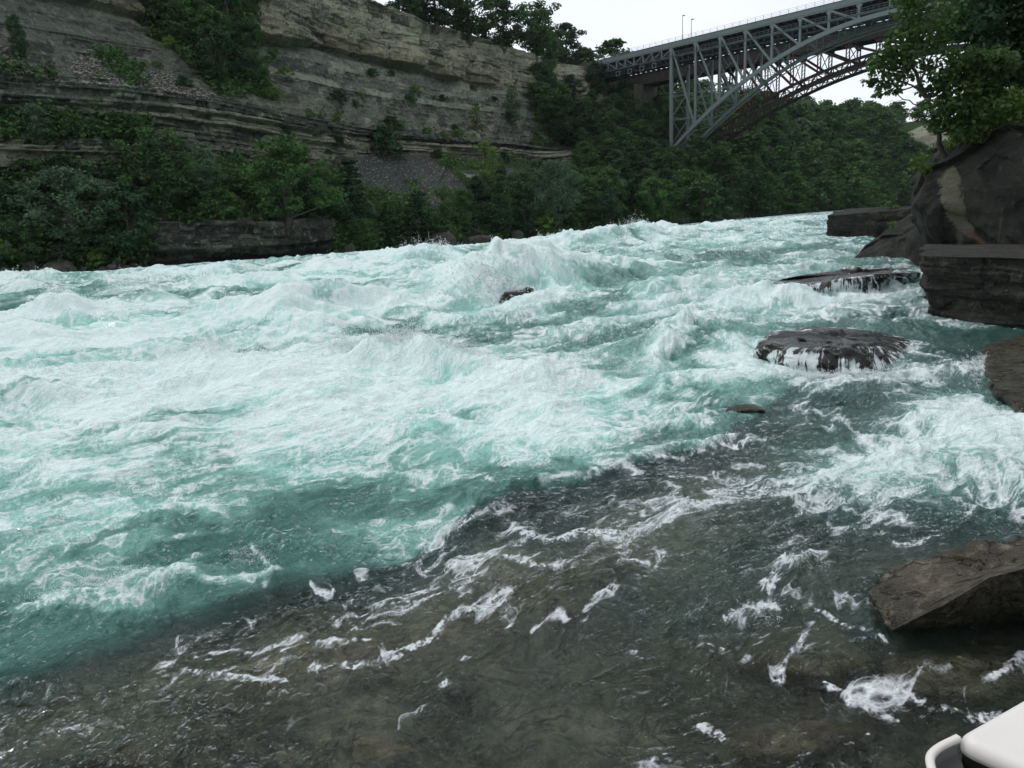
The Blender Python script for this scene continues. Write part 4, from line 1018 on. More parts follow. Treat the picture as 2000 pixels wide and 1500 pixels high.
# approach truss panels between abutment and tower, both ends
def approach(s0, s1, n, t):
    for k in range(n):
        a = s0+(s1-s0)*k/n; c = s0+(s1-s0)*(k+1)/n
        b = BB(); b.bar((a, t, ZL), (a, t, ZG), .22, .3); 
        up = k >= n/2
        b.bar((a+.1, t, ZL if up else ZG-.1), (c-.1, t, ZG-.1 if up else ZL), .15, .2); b.done('panel', MGREY, br)
for t in (0.0, TW): approach(1.2, 25, 8, t); approach(156, 131, 8, t)
b = BB(); b.box(0, 156, .15, TW-.15, ZG-.05, ZG+.2)
for q in np.arange(1, 156, 1.7): b.box(q-.12, q+.12, .12, TW-.12, ZG-.45, ZG-.05)
for q in (1.5, 3.5, 5.5): b.box(0, 156, q-.12, q+.12, ZG-.75, ZG-.45)
b.done('upper_deck', MDARK, br)
b = BB(); b.box(0, 156, .22, TW-.22, ZL-.5, ZL-.28)
for q in np.arange(1, 156, 1.7): b.box(q-.13, q+.13, .2, TW-.2, ZL-1.15, ZL-.5)
for q in (1.0, 3.5, 6.0): b.box(0, 156, q-.16, q+.16, ZL-1.5, ZL-1.15)
b.done('lower_deck', MDARK, br)
b = BB()
for t in (.0, TW):
    for z in (.35, .68, 1.0): b.box(.2, 156, t-.018, t+.018, ZT+z-.018, ZT+z+.018)
    for q in np.arange(.2, 156, 2.0): b.box(q-.03, q+.03, t-.03, t+.03, ZT+.08, ZT+1.0)
b.done('upper_railing', MGREY, br)
b = BB()
for t in (-.4, TW+.3):
    for z in (.45, .85): b.box(0, 156, t-.02, t+.02, ZL+z-.02, ZL+z+.02)
    for q in np.arange(0, 156, 1.1): b.box(q-.025, q+.025, t-.025, t+.025, ZL, ZL+.85)
b.done('lower_railing', MGREY, br)
# sway bracing between the two rib planes
for k, sn in enumerate(nodes):
    za = max(archz(sn), ZF) if SF <= sn <= SR else ZF
    if za > ZL-2.5: continue
    b = BB(); H_ = ZL-1.5-za; m_ = max(1, int(round(H_/6.0)))
    for j in range(m_):
        z0 = za+H_*j/m_; z1 = za+H_*(j+1)/m_
        b.bar((sn, .2, z0+.2), (sn, TW-.2, z1-.2), .14); b.bar((sn, .2, z1-.2), (sn, TW-.2, z0+.2), .14)
        b.lattice((sn, .2, z1), (sn, TW-.2, z1), .45, .09, 8)
    b.done('sway_brace', MGREY, br)
b = BB(); ss = np.linspace(SF, SR, 31)
for k, (a0, a1) in enumerate(zip(ss[:-1], ss[1:])):
    b.lattice((a0, .25, archz(a0)-.3), (a0, TW-.25, archz(a0)-.7), .5, .08, 7)
    b.bar((a0, .25, archz(a0)-.3), (a1, TW-.25, archz(a1)-.7), .10); b.bar((a1, .25, archz(a1)-.3), (a0, TW-.25, archz(a0)-.7), .10)
b.done('rib_bracing', MGREY, br)
b = BB()
for zr, s0, s1 in ((32.2, 25, 43.0), (26.6, 25, 33.8)):
    for t in (0.0, TW): b.lattice((s0, t, zr), (s1, t, zr), .3, .09, int((s1-s0)/1.1))
b.done('strut', MGREY, br)
for q in (8, 12, 16, 20):      # small hanging work platforms under the approach
    b = BB()
    for (x0, z0, x1, z1) in ((-.6, 0, .6, 0), (-.6, 1.1, .6, 1.1), (-.6, 0, -.6, 1.1), (.6, 0, .6, 1.1)): b.bar((q+x0, -.5, ZL-1.9+z0), (q+x1, -.5, ZL-1.9+z1), .12)
    for x0 in (-.6, .6): b.bar((q+x0, -.5, ZL-.9), (q+x0, .6, ZL-.7), .10)
    b.done('hanging_bracket', MGREY, br)
b = BB(); b.box(SF-3.0, SF+1.2, -1.2, TW+1.2, 12, ZF-.9); b.box(SF-2.6, SF+.4, -.9, .9, ZF-.9, ZF-.3); b.box(SF-2.6, SF+.4, TW-.9, TW+.9, ZF-.9, ZF-.6); b.done('foundation', MCONC, br)
b = BB(); b.box(-7, .2, -1.0, TW+1, 33, ZG+.2); b.box(-9, -.2, -.6, -.3, ZG+.2, ZT+.1); b.done('abutment', MCONC, br)
b = BB(); b.box(SR-1.2, SR+3.0, -1.2, TW+1.2, 12, ZF-.9); b.box(156, 163, -1.0, TW+1, 33, ZG+.2); b.done('foundation', MCONC, br)

# the rusty railway arch behind it
RT0, RW = 18.0, 5.5
rb = thing('railway_bridge', 'rusty brown steel arch railway bridge behind the grey green one', 'bridge', parent_loc)
RA, RZ = 77.0, 37.3
def rarch(s, lo=False):
    z = RZ-13.2*(abs(RA-s)/52.0)**1.9
    return z-(1.75+.6*(abs(RA-s)/52)) if lo else z
rn = [27.0+6.85*k for k in range(8)]; rn += [2*RA-q for q in rn][::-1]
for ti, t in enumerate((RT0, RT0+RW)):
    b = BB(); b.box(-30, 160, t-.2, t+.2, 40.1, 42.6); 
    for q in np.arange(-30, 160, 2.2): b.box(q-.08, q+.08, t-.32, t-.2, 40.2, 42.5)
    b.box(-30, 160, t-.35, t+.35, 42.6, 42.75); b.box(-30, 160, t-.35, t+.35, 39.95, 40.1); b.done('plate_girder', MRUST, rb)
    for lo, w in ((False, .62), (True, .7)):
        b = BB(); ss = np.linspace(22, 132, 61)
        for a0, a1 in zip(ss[:-1], ss[1:]): b.bar((a0, t, rarch(a0, lo)), (a1+.05, t, rarch(a1, lo)), .5, w)
        b.done('arch_chord', MRUST, rb)
    b = BB(); ss = np.linspace(22, 132, 56)
    for k, (a0, a1) in enumerate(zip(ss[:-1], ss[1:])): b.bar((a0, t, rarch(a0, bool(k % 2))), (a1, t, rarch(a1, not k % 2)), .12, .3)
    for a0 in ss: b.bar((a0, t, rarch(a0)), (a0, t, rarch(a0, True)), .10, .22)
    b.done('web_lacing', MRUST, rb)
    for k, q in enumerate(rn):
        b = BB()
        z0 = rarch(q)
        if z0 < 39.8:
            b.bar((q-.38, t, z0), (q-.38, t, 40), .2, .24); b.bar((q+.38, t, z0), (q+.38, t, 40), .2, .24)
            m_ = max(1, int((40-z0)/.8))
            for j in range(m_): b.bar((q-.38, t, z0+(40-z0)*j/m_), (q+.38, t, z0+(40-z0)*(j+1)/m_), .08)
            b.bar((q-.9, t, 39.9), (q, t, 39.0), .3, .4); b.bar((q+.9, t, 39.9), (q, t, 39.0), .3, .4)
            b.done('post', MRED, rb)
    for k in range(len(rn)-1):
        left = rn[k] < RA-1; q0, q1 = (rn[k], rn[k+1]) if left else (rn[k+1], rn[k])
        if abs(rn[k]-RA) < 5 and abs(rn[k+1]-RA) < 5: continue
        b = BB(); b.bar((q0, t, 39.7), (q1, t, rarch(q1)+.2), .38, .5); b.done('diagonal', MRED if rarch(q1) < 35 else MRUST, rb)
b = BB(); b.box(-30, 160, RT0+.2, RT0+RW-.2, 42.2, 42.6)
for q in np.arange(-30, 160, 2.2): b.box(q-.15, q+.15, RT0+.2, RT0+RW-.2, 40.3, 41.3)
for q in (1.6, 3.9): b.box(-30, 160, RT0+q-.15, RT0+q+.15, 41.3, 42.2)
b.done('deck', MRUST, rb)
b = BB(); ss = np.linspace(24, 130, 30)
for a0, a1 in zip(ss[:-1], ss[1:]):
    for lo in (False, True):
        b.bar((a0, RT0, rarch(a0, lo)), (a1, RT0+RW, rarch(a1, lo)), .14); b.bar((a1, RT0, rarch(a1, lo)), (a0, RT0+RW, rarch(a0, lo)), .14)
for q in rn:
    z0 = rarch(q)
    if z0 < 37: b.bar((q, RT0, z0), (q, RT0+RW, 40), .14); b.bar((q, RT0+RW, z0), (q, RT0, 40), .14)
b.done('cross_bracing', MRUST, rb)
b = BB(); b.box(21, 25, RT0-1, RT0+RW+1, 12, 22.5); b.done('foundation', MCONC, rb)
b = BB(); b.box(-5, 1.5, RT0-4, RT0+RW+1, 30, 40); b.done('pier', MCONC, rb)

def lamp(pxx, ptop, pbot, lab):
    s = None
    # stands on the near parapet of the upper deck
    r = ray(pxx, pbot); k = ((BO+BN*.6)@BN)/(r[:2]@BN); w = cC+r*k; D = w[1]
    hgt = (pbot-ptop)*D/FPX; e = thing('lamp_post', lab, 'lamp post', (w[0], w[1], ZG+.2)); hgt += w[2]-ZG-.2
    T = Acc(); T.add(*tube([(0, 0, 0), (0, 0, hgt*.5), (0, 0, hgt)], [.10, .08, .06], 8)); T.add(*tube([(0, 0, 0), (0, 0, .35)], [.17, .15], 8)); mobj('pole', T.mesh('pole', MGREY), e)
    T = Acc(); T.add(*tube([(-.05, 0, hgt), (.28, 0, hgt+.10), (.62, 0, hgt+.06)], [.10, .16, .06], 8)); mobj('lamp_head', T.mesh('lamp_head', MGREY), e)
lamp(1333, 37, 76, 'taller left lamp post rising above the bridge deck')
lamp(1350, 43, 73, 'shorter right lamp post rising above the bridge deck')

# ------------------------------------------------------------------ rocks
def mat_rock(name, dark, mid, lite, wet=.0, sc=1.0, layers=False):
    m = MT(name); p = m.wpos()
    a = m.noise(p, .9*sc, 6, .62, .5); b = m.noise(p, 3.6*sc, 6, .68, .3); c = m.noise(p, 17*sc, 4, .7)
    col = m.mix(m.ramp(a, [(.35, 0), (.62, 1)]), dark, mid)
    col = m.mix(m.ramp(b, [(.52, 0), (.70, .8)]), col, lite)
    if layers:
        l = m.noise(m.mapping(p, (.35, .35, 5.5)), 1.0, 6, .7, .4)
        col = m.mix(m.ramp(l, [(.56, 0), (.70, .5)]), col, lite); col = m.mix(m.ramp(l, [(.30, .8), (.44, 0)]), col, (.012, .012, .012))
    g = m.noise(p, 42*sc, 3, .7); k = m.noise(p, 1.3*sc, 3, .5, .9)
    col = m.mix(m.ramp(c, [(.30, .8), (.46, 0)]), col, tuple(x*.35 for x in dark)); col = m.mix(m.ramp(g, [(.56, 0), (.72, .6)]), col, lite)
    col = m.mix(m.ramp(k, [(.490, 0), (.499, .6), (.508, 0)]), col, (.008, .008, .007))
    h = m.math('ADD', m.math('ADD', m.math('MULTIPLY', b, .8), m.math('MULTIPLY', g, .14)), m.math('ADD', m.math('MULTIPLY', c, .40), m.ramp(k, [(.485, 1), (.499, .0), (.513, 1)])))
    if layers: h = m.math('ADD', h, m.math('MULTIPLY', l, .9))
    r = m.ramp(b, [(.3, .75-wet), (.7, .95-wet*.9)])
    return m.pbr(col, r, m.bump(h, 1.0, .22/sc), spec=.35)
MR_DARK = mat_rock('dark_wet_rock', (.012, .013, .010), (.032, .034, .025), (.11, .112, .084))
MR_BLOCK = mat_rock('layered_rock', (.015, .016, .012), (.042, .043, .033), (.155, .150, .115), layers=True)
MR_BROWN = mat_rock('brown_rock', (.040, .036, .025), (.125, .110, .078), (.33, .30, .225), sc=1.6)
MR_WET = mat_rock('wet_brown_rock', (.022, .021, .014), (.078, .072, .048), (.17, .155, .11), wet=.6, sc=1.4)
MR_TAN = mat_rock('sunken_rock', (.16, .135, .08), (.34, .28, .175), (.46, .40, .28), sc=1.8)
MR_GREY = mat_rock('bank_boulder_rock', (.035, .036, .030), (.090, .090, .072), (.20, .195, .155), sc=.7)
def mat_big():
    """big boulder: dark, with a pale fresh scar that turns rust red at its foot"""
    m = MT('scarred_rock'); p = m.wpos()
    a = m.noise(p, .8, 6, .62, .5); b = m.noise(p, 3.0, 6, .68, .3); c = m.noise(p, 14, 4, .7); st_ = m.noise(m.mapping(p, (1.6, 1.6, .22)), 1.1, 5, .6)
    col = m.mix(m.ramp(a, [(.35, 0), (.65, 1)]), (.010, .011, .009), (.030, .031, .024)); col = m.mix(m.ramp(b, [(.55, 0), (.75, .7)]), col, (.075, .070, .056))
    col = m.mix(m.ramp(st_, [(.60, 0), (.72, .55)]), col, (.13, .12, .095))
    s = m.attr('scar'); r = m.attr('rust')
    sn = m.ramp(m.math('ADD', s, m.math('MULTIPLY', m.math('SUBTRACT', b, .5), 1.9)), [(.38, 0), (.68, .85)])
    lay_ = m.noise(m.mapping(p, (.6, .6, 4)), 1.5, 4, .7)
    scar = m.mix(lay_, (.060, .060, .040), (.19, .185, .125)); scar = m.mix(m.ramp(m.math('ADD', r, m.math('MULTIPLY', m.math('SUBTRACT', b, .5), 1.1)), [(.45, 0), (.95, .7)]), scar, (.10, .036, .020)); scar = m.mix(m.ramp(c, [(.5, 0), (.7, .7)]), scar, (.03, .028, .022))
    col = m.mix(sn, col, scar)
    return m.pbr(col, .85, m.bump(m.math('ADD', b, m.math('MULTIPLY', c, .35)), .9, .12), spec=.3)
MR_BIG = mat_big()

def rock_mesh(name, rings, mat, amp=.1, scale=1.0, strata=0.0, seed=0, ns=22, nv=26, ncap=18, rnd=.0, sharp=True, fine=1.0, off=0.0, attrs=None, dome=0.0, facet=0.0, fn=60, fz=1.0):
    rings = [np.array(r, float) for r in rings]; n = len(rings[0])
    def dens(r):
        out = []
        for i in range(n):
            a = r[i]; b = r[(i+1) % n]
            t = np.arange(ns)/ns; out.append(a+(b-a)*t[:, None])
        return np.concatenate(out)
    R = [dens(r) for r in rings]
    if rnd > 0:
        k = int(ns*rnd)*2+1; ker = np.hanning(k+2)[1:-1]; ker /= ker.sum()
        R = [np.stack([np.convolve(np.concatenate([r[-k:, c], r[:, c], r[:k, c]]), ker, 'same')[k:-k] for c in range(3)], 1) for r in R]
    L = []
    for a, b in zip(R[:-1], R[1:]):
        for j in range(nv): L.append(a+(b-a)*j/nv)
    cen = R[-1].mean(0)
    cen[2] += dome
    for j in range(ncap):
        t = j/ncap; q = R[-1]*(1-t)+cen*t; q[:, 2] += dome*(math.sqrt(1-(1-t)**2)-t)*.8
        L.append(q)
    L.append(np.repeat(cen[None], n*ns, 0)+0)
    G = np.stack(L); nr, ncol = G.shape[:2]
    V = G.reshape(-1, 3)
    cc = V.mean(0)
    # displacement: blocky + fine, along a smooth outward direction; layers cut in and out horizontally
    dirn = V-cc; dirn[:, 2] *= .6; dirn /= np.linalg.norm(dirn, axis=1)[:, None]+1e-9
    d = amp*(fbm3(V, 1.3*scale, 4, seed)*.9)
    if sharp: d += amp*.7*np.tanh(3*n3(V, 1.0*scale, seed+5))-amp*.5*np.abs(n3(V, .45*scale, seed+7))*2
    d += amp*.18*fine*fbm3(V, .16*scale, 3, seed+9)
    if facet:
        r9 = np.random.RandomState(seed+500); W9 = V*np.array([1, 1, fz]); lo9 = W9.min(0); hi9 = W9.max(0)
        for lv, (cnt_, am) in enumerate(((fn, 1.0), (fn*6, .42))):
            pts9 = lo9+(hi9-lo9)*r9.rand(cnt_, 3); dr9 = r9.normal(size=(cnt_, 3)); dr9 /= np.linalg.norm(dr9, axis=1)[:, None]; of9 = r9.uniform(-1, 1, cnt_)
            Ww = W9+.12*facet*np.stack([n3(V, .5*scale, seed+k) for k in (71, 72, 73)], 1)
            k9 = np.concatenate([((Ww[a:a+4000, None]-pts9[None])**2).sum(2).argmin(1) for a in range(0, len(V), 4000)])
            ext = (np.prod(hi9-lo9)/cnt_)**(1/3)
            d += facet*am*(.55*of9[k9]+.9*np.clip(((Ww-pts9[k9])*dr9[k9]).sum(1)/ext, -1, 1))
    if strata:
        q = V[:, 2]+.10*n3(V, 2.0, seed+11)*scale
        l_ = np.stack([V[:, 0]*.12, V[:, 1]*.12, q*3.3], 1); l2 = np.stack([V[:, 0]*.2, V[:, 1]*.2, q*9], 1)
        side = np.concatenate([np.ones(nv*(len(R)-1)), np.linspace(1, .0, 5), np.zeros(ncap+1-5)])
        side = np.repeat(side, ncol)
        dh = dirn.copy(); dh[:, 2] = 0
        V = V+dh*(strata*(np.tanh(4*n3(l_, 1.0, seed+13))+.5*np.tanh(4*n3(l2, 1.0, seed+14)))*side)[:, None]
        V = V+np.array([0, 0, 1])*((1-side)*strata*.35*np.tanh(4*n3(V*np.array([1, 1, .2]), .9*scale, seed+15)))[:, None]
    V = V+dirn*(d+off)[:, None]
    V[:, 2] += off*.5
    j = np.arange(nr-1)[:, None]*ncol; i = np.arange(ncol)[None, :]; i2 = (i+1) % ncol
    Fc = np.stack([(j+i), (j+i2), (j+ncol+i2), (j+ncol+i)], -1).reshape(-1, 4)
    at = {k: f(V) for k, f in (attrs or {}).items()}
    # front of a ring runs left to right seen from the camera, so this winding faces outward
    return np_mesh(name, V, Fc, mat, True, at), V
def rock(name, label, rings, mat, cat='rock', group=None, **k):
    me, V = rock_mesh(name, rings, mat, **k)
    o = mobj(name, me); return tag(o, label, cat, group)
def ring(*pts): return [PP(*p) for p in pts]
def ringz(z, *pts): return [GG(p[0], p[1], p[2] if len(p) > 2 else z) for p in pts]

rock('slab_rock', 'flat topped dark slab in the river behind the dark boulder, weeds on its top',
     [ring((1612, 478, 76), (1720, 478, 73), (1815, 476, 70), (1840, 455, 84), (1660, 455, 87)), ring((1615, 421, 76), (1720, 413, 73.5), (1812, 404, 71), (1835, 400, 83), (1652, 407, 85))], MR_DARK, amp=.3, scale=3.0, strata=.06, seed=3, rnd=.06, facet=.30, fn=40, fz=1.6, ns=34, nv=30)
rock('dark_boulder', 'dark pointed boulder sloping into the river, between slab and big scarred boulder',
     [ring((1643, 520, 49), (1760, 530, 45), (1900, 535, 40), (1950, 510, 50), (1720, 500, 58)), ring((1662, 496, 50), (1740, 470, 48), (1850, 448, 42), (1930, 440, 50), (1730, 455, 57)),
      ring((1710, 466, 52), (1765, 430, 50), (1850, 400, 45), (1900, 392, 50), (1790, 412, 55))], MR_DARK, amp=.26, scale=2.2, seed=8, rnd=.05, facet=.34, fn=26, ns=34, nv=24)
def f_scar(V):
    px, py = proj(V[:, 0], V[:, 1], V[:, 2])
    ax = np.interp(py, [325, 345, 380, 420, 455, 475], [1855, 1850, 1850, 1862, 1885, 1915]); hw = np.interp(py, [322, 335, 350, 380, 420, 450, 470, 480], [0, 20, 28, 30, 27, 22, 14, 0])
    return np.clip(1-(np.abs(px-ax-6)/np.maximum(hw, 1))**2, 0, 1)*(hw > 0)
def f_rust(V):
    px, py = proj(V[:, 0], V[:, 1], V[:, 2]); return sst(430, 466, py+(px-1890)*.5)
rock('scarred_boulder', 'huge dark boulder with a pale scar turning rust red, shrubs and tree on top',
     [ring((1838, 520, 36), (1960, 560, 33), (2400, 600, 29), (2450, 560, 46), (1820, 500, 46)), ring((1786, 400, 37), (1960, 380, 34), (2400, 350, 30), (2450, 340, 46), (1783, 400, 46)),
      ring((1800, 345, 37.5), (1960, 300, 34.5), (2400, 250, 31), (2450, 250, 46), (1800, 350, 46)), ring((1862, 290, 38.5), (1965, 243, 36), (2380, 190, 33), (2400, 190, 46), (1850, 292, 45))],
     MR_BIG, amp=.26, scale=2.6, seed=15, ns=64, nv=34, ncap=26, rnd=.02, facet=.60, fn=46, attrs={'scar': f_scar, 'rust': f_rust})
rock('layered_block', 'big square edged block of thinly layered dark rock at the right edge of the river',
     [ring((1817, 650, 25.0), (1960, 680, 22.4), (2350, 760, 17.5), (2500, 640, 26), (2400, 560, 34), (1806, 590, 30)),
      ring((1808, 500, 24.9), (1955, 503, 22.3), (2350, 515, 17.8), (2450, 500, 26), (2350, 478, 35), (1812, 477, 32))], MR_BLOCK, amp=.12, scale=1.5, strata=.085, seed=22, ns=70, nv=64, ncap=40, rnd=.02, facet=.13, fn=90, fz=2.6)
rock('wedge_boulder', 'brown wedge shaped boulder with black undercut side, in the near shallows at right',
     [ringz(-.25, (1760, 1240), (1870, 1235), (2000, 1225), (2350, 1200), (2350, 1100), (1870, 1110), (1740, 1130), (1722, 1180)),
      ringz(.1, (1750, 1236, .03), (1856, 1222, .12), (1955, 1185, .30), (2350, 1140, .5), (2330, 1060, .8), (1870, 1092, .4), (1742, 1112, .2), (1700, 1168, .05)),
      ringz(.5, (1732, 1236, .13), (1846, 1180, .50), (1935, 1126, .74), (2330, 1030, 1.05), (2330, 1000, 1.05), (1868, 1070, .60), (1752, 1098, .34), (1682, 1158, .18))],
     MR_BROWN, facet=.055, fn=60, amp=.05, scale=.42, seed=31, ns=44, nv=22, ncap=60, rnd=.01, fine=1.6)
rock('waterside_rock', 'low wet brown rock sloping into the white water at the right edge',
     [ringz(-.3, (1930, 800), (2010, 850), (2300, 900), (2300, 640), (2010, 655), (1900, 690)), ringz(.3, (1945, 765, .18), (2010, 800, .22), (2300, 830, .5), (2300, 630, .6), (2010, 648, .42), (1925, 680, .2))],
     MR_WET, amp=.10, scale=1.3, seed=41, ns=44, rnd=.12, strata=.05, facet=.08, fn=70)
rock('edge_rock', 'small wet brown rock half under water at the right edge, below the white water',
     [ringz(-.2, (1945, 952), (2000, 975), (2150, 985), (2150, 905), (1990, 912)), ringz(.2, (1962, 938, .10), (2000, 952, .14), (2150, 955, .26), (2150, 905, .26), (1995, 910, .16))], MR_WET, amp=.05, scale=.6, seed=45, rnd=.25)
rock('knob_rock', 'tiny black pointed rock sticking out of the shallow rapids',
     [ringz(-.1, (1393, 792), (1403, 796), (1412, 790), (1402, 784)), ringz(.2, (1398, 778, .12), (1408, 779, .16), (1414, 776, .18), (1404, 774, .17))], MR_DARK, amp=.02, scale=.3, seed=47, ns=8, nv=8, ncap=6, rnd=.3)
rock('low_rock', 'low rounded wet rock just breaking the surface beside the tiny black one',
     [ringz(-.2, (1368, 812), (1430, 822), (1520, 812), (1490, 785), (1400, 788)), ringz(.1, (1385, 804, .10), (1430, 806, .12), (1490, 802, .10), (1470, 790, .10), (1410, 790, .12))], MR_WET, amp=.05, scale=.7, seed=49, rnd=.35, dome=.06)
rock('upstream_rock', 'small dark rock tip just upstream of the rock with the curtain of water',
     [ringz(-.2, (1553, 634), (1580, 640), (1608, 634), (1590, 622), (1562, 620)), ringz(.3, (1560, 627, .08), (1580, 630, .10), (1600, 628, .08), (1586, 620, .12), (1566, 619, .12))], MR_WET, amp=.05, scale=.6, seed=51, ns=10, nv=8, ncap=8, rnd=.3, dome=.05)
# rocks the river pours over, each with its skin of falling water
FALLS = [
 ('curtain_rock', 'rounded brown rock in the rapids with a curtain of water falling over its front',
  [ringz(-.4, (1478, 738), (1540, 752), (1620, 750), (1700, 745), (1790, 722), (1830, 690), (1750, 665), (1600, 655), (1500, 668)),
   ringz(.1, (1480, 722, .05), (1542, 736, .05), (1620, 735, .05), (1700, 730, .05), (1778, 712, .05), (1810, 684, .1), (1745, 658, .2), (1600, 648, .2), (1500, 662, .2)),
   ringz(.7, (1482, 690, .40), (1545, 706, .38), (1620, 706, .36), (1700, 702, .34), (1765, 694, .24), (1795, 676, .22), (1742, 652, .36), (1600, 643, .50), (1505, 652, .52)),
   ringz(.7, (1488, 668, .62), (1550, 688, .56), (1620, 686, .56), (1695, 684, .50), (1750, 682, .36), (1775, 668, .32), (1735, 650, .46), (1600, 642, .66), (1515, 648, .70))],
  dict(amp=.17, scale=.8, seed=61, ns=26, nv=14, ncap=22, rnd=.4, dome=.12)),
 ('ledge_rock', 'long low brown ledge upstream with foaming water spilling over its edge',
  [ringz(-.4, (1475, 590), (1560, 612), (1660, 606), (1760, 585), (1830, 560), (1800, 545), (1650, 545), (1520, 560)),
   ringz(.1, (1478, 580, .1), (1562, 598, .05), (1660, 592, .1), (1750, 572, .1), (1815, 552, .1), (1800, 536, .1), (1650, 536, .3), (1520, 552, .3)),
   ringz(.8, (1475, 562, .45), (1563, 570, .68), (1660, 560, .78), (1748, 546, .80), (1808, 540, .55), (1795, 527, .80), (1650, 530, 1.0), (1527, 546, .75)),
   ringz(.8, (1482, 554, .52), (1567, 556, .92), (1660, 546, 1.05), (1740, 535, 1.08), (1795, 534, .8), (1785, 524, .90), (1650, 527, 1.12), (1535, 544, .84))],
  dict(amp=.20, scale=1.0, seed=66, ns=30, nv=14, ncap=16, rnd=.45, dome=.10)),
]
for k_, (lab_, pts_, zt_) in enumerate([
  ('black jagged rock showing through the big midstream wave, white water pouring round it', [(968, 604), (1005, 608), (1045, 598), (1050, 578), (1010, 566), (972, 578)], .80)]):
    c_ = np.mean(pts_, 0)
    rock('midstream_rock', lab_, [ringz(-.3, *pts_), ringz(1, *[(c_[0]+(p[0]-c_[0])*.92, c_[1]+(p[1]-c_[1])*.8-10, zt_*.55) for p in pts_]), ringz(1, *[(c_[0]+(p[0]-c_[0])*.6, c_[1]+(p[1]-c_[1])*.4-22, zt_) for p in pts_])],
         MR_DARK, amp=.16, scale=.7, seed=71+k_, ns=20, nv=16, ncap=12, rnd=.06, facet=.22, fn=30)
def mat_fall(name='falling_water', more=0.0):
    m = MT(name); p = m.wpos(); side = m.attr('steep')
    # thin streams run down the face, following the perimeter of the rock
    rc = m.n('ShaderNodeCombineXYZ', {0: m.attr('around'), 1: m.math('MULTIPLY', m.attr('down'), .045), 2: 0.0}).outputs[0]
    s1 = m.noise(rc, 5.0, 3, .6, .05); s2 = m.noise(rc, 13.0, 3, .6, .05); s3 = m.noise(p, 1.6, 4, .6)
    f = m.math('ADD', m.math('ADD', m.math('MULTIPLY', s1, .5), m.math('MULTIPLY', s2, .5)), m.math('MULTIPLY', m.math('SUBTRACT', s3, .5), .75))
    lo = m.attr('low')
    f = m.math('ADD', f, m.math('ADD', m.math('MULTIPLY', side, .02), m.math('ADD', m.math('MULTIPLY', lo, .14), more)))
    f = m.ramp(f, [(.53, 0), (.58, .75), (.70, .95)]); f = m.math('MULTIPLY', f, m.ramp(side, [(.15, 0), (.5, 1)]))
    nb = m.bump(m.math('ADD', s1, s2), .6, .03)
    tr = m.n('ShaderNodeBsdfTransparent', {'Color': (.82, .86, .84, 1)}); gl = m.n('ShaderNodeBsdfGlossy', {'Roughness': .12, 'Normal': nb, 'Color': (.9, .9, .9, 1)})
    fr = m.n('ShaderNodeFresnel', {'IOR': 1.33, 'Normal': nb})
    a = m.n('ShaderNodeMixShader', {0: fr.outputs[0], 1: tr, 2: gl}); d = m.n('ShaderNodeBsdfDiffuse', {'Color': (.72, .80, .79, 1)})
    o = m.n('ShaderNodeMixShader', {0: f, 1: a, 2: d}); m.t.links.new(o.outputs[0], m.out.inputs[0]); return m.m
MFALL = mat_fall(); MFOAMY = mat_fall('foaming_water', .17)
for nm, lab, rg, kw in FALLS:
    rock(nm, lab, rg, MR_DARK if nm == 'midstream_rock' else MR_WET, **kw)
    kw2 = dict(kw); nvv = kw['nv']*(len(rg)-1); ncol = len(rg[0])*kw['ns']; ncp = kw['ncap']+1
    sd_ = np.repeat(np.concatenate([np.ones(nvv), np.linspace(1, .0, 5), np.zeros(ncp-5)]), ncol)
    lw_ = np.repeat(np.concatenate([np.linspace(1.0, 0, nvv), np.zeros(ncp)]), ncol)
    per_ = np.concatenate([[0], np.cumsum([np.linalg.norm(np.array(rg[0][(q+1) % len(rg[0])])-np.array(rg[0][q])) for q in range(len(rg[0]))])])
    one_ = np.interp(np.arange(ncol)/kw['ns'], np.arange(len(per_)), per_); ar_ = np.tile(one_, nvv+ncp); dn_ = np.repeat(np.arange(nvv+ncp)*.05, ncol)
    me, V = rock_mesh('water_curtain', rg, MFOAMY if nm == 'midstream_rock' else MFALL, off=.035, attrs={'steep': lambda V: sd_, 'low': lambda V: lw_, 'around': lambda V: ar_, 'down': lambda V: dn_}, **kw2)
    tag(mobj('water_curtain', me), kind='structure')

def sunken(nm, lab, cx, cy, rx, ry, z, seed, grp=None, mat=None, h=.5):
    n = 9; low_ = []; mid_ = []; top_ = []; rr = random.Random(seed)
    for k in range(n):
        a = math.pi+2*math.pi*k/n; q = rr.uniform(.8, 1.15)
        x = cx+rx*math.cos(a)*q; y = cy-ry*math.sin(a)*q
        low_.append(GG(x, y, z-h)); mid_.append(GG(x, y, z-h*.35)); top_.append(GG(cx+(x-cx)*.68, cy+(y-cy)*.66, z-.05))
    return rock(nm, lab, [low_, mid_, top_], mat or MR_TAN, amp=.06, scale=.6, seed=seed, ns=12, nv=10, ncap=14, rnd=.5, dome=.06, group=grp)
sunken('sunken_boulder', 'large tan boulder just under the surface below and left of the brown wedge boulder', 1570, 1285, 150, 62, .0, 81)
sunken('sunken_boulder', 'broad tan boulder under clear water directly below the brown wedge boulder', 1880, 1325, 180, 68, -.005, 82)
sunken('sunken_boulder', 'tan boulder under the surface left of the white metal railing', 1560, 1450, 150, 58, .0, 83)
sunken('sunken_boulder', 'dull brown boulder under water at the bottom edge, middle of the photo', 680, 1460, 200, 60, -.04, 84)
sunken('sunken_boulder', 'dull brown boulder under water in the bottom left corner', 190, 1455, 200, 62, -.03, 85)
sunken('sunken_boulder', 'brown rounded ledge under thin water where the deep teal channel dives under it', 1040, 1020, 130, 45, -.04, 86, mat=MR_WET)
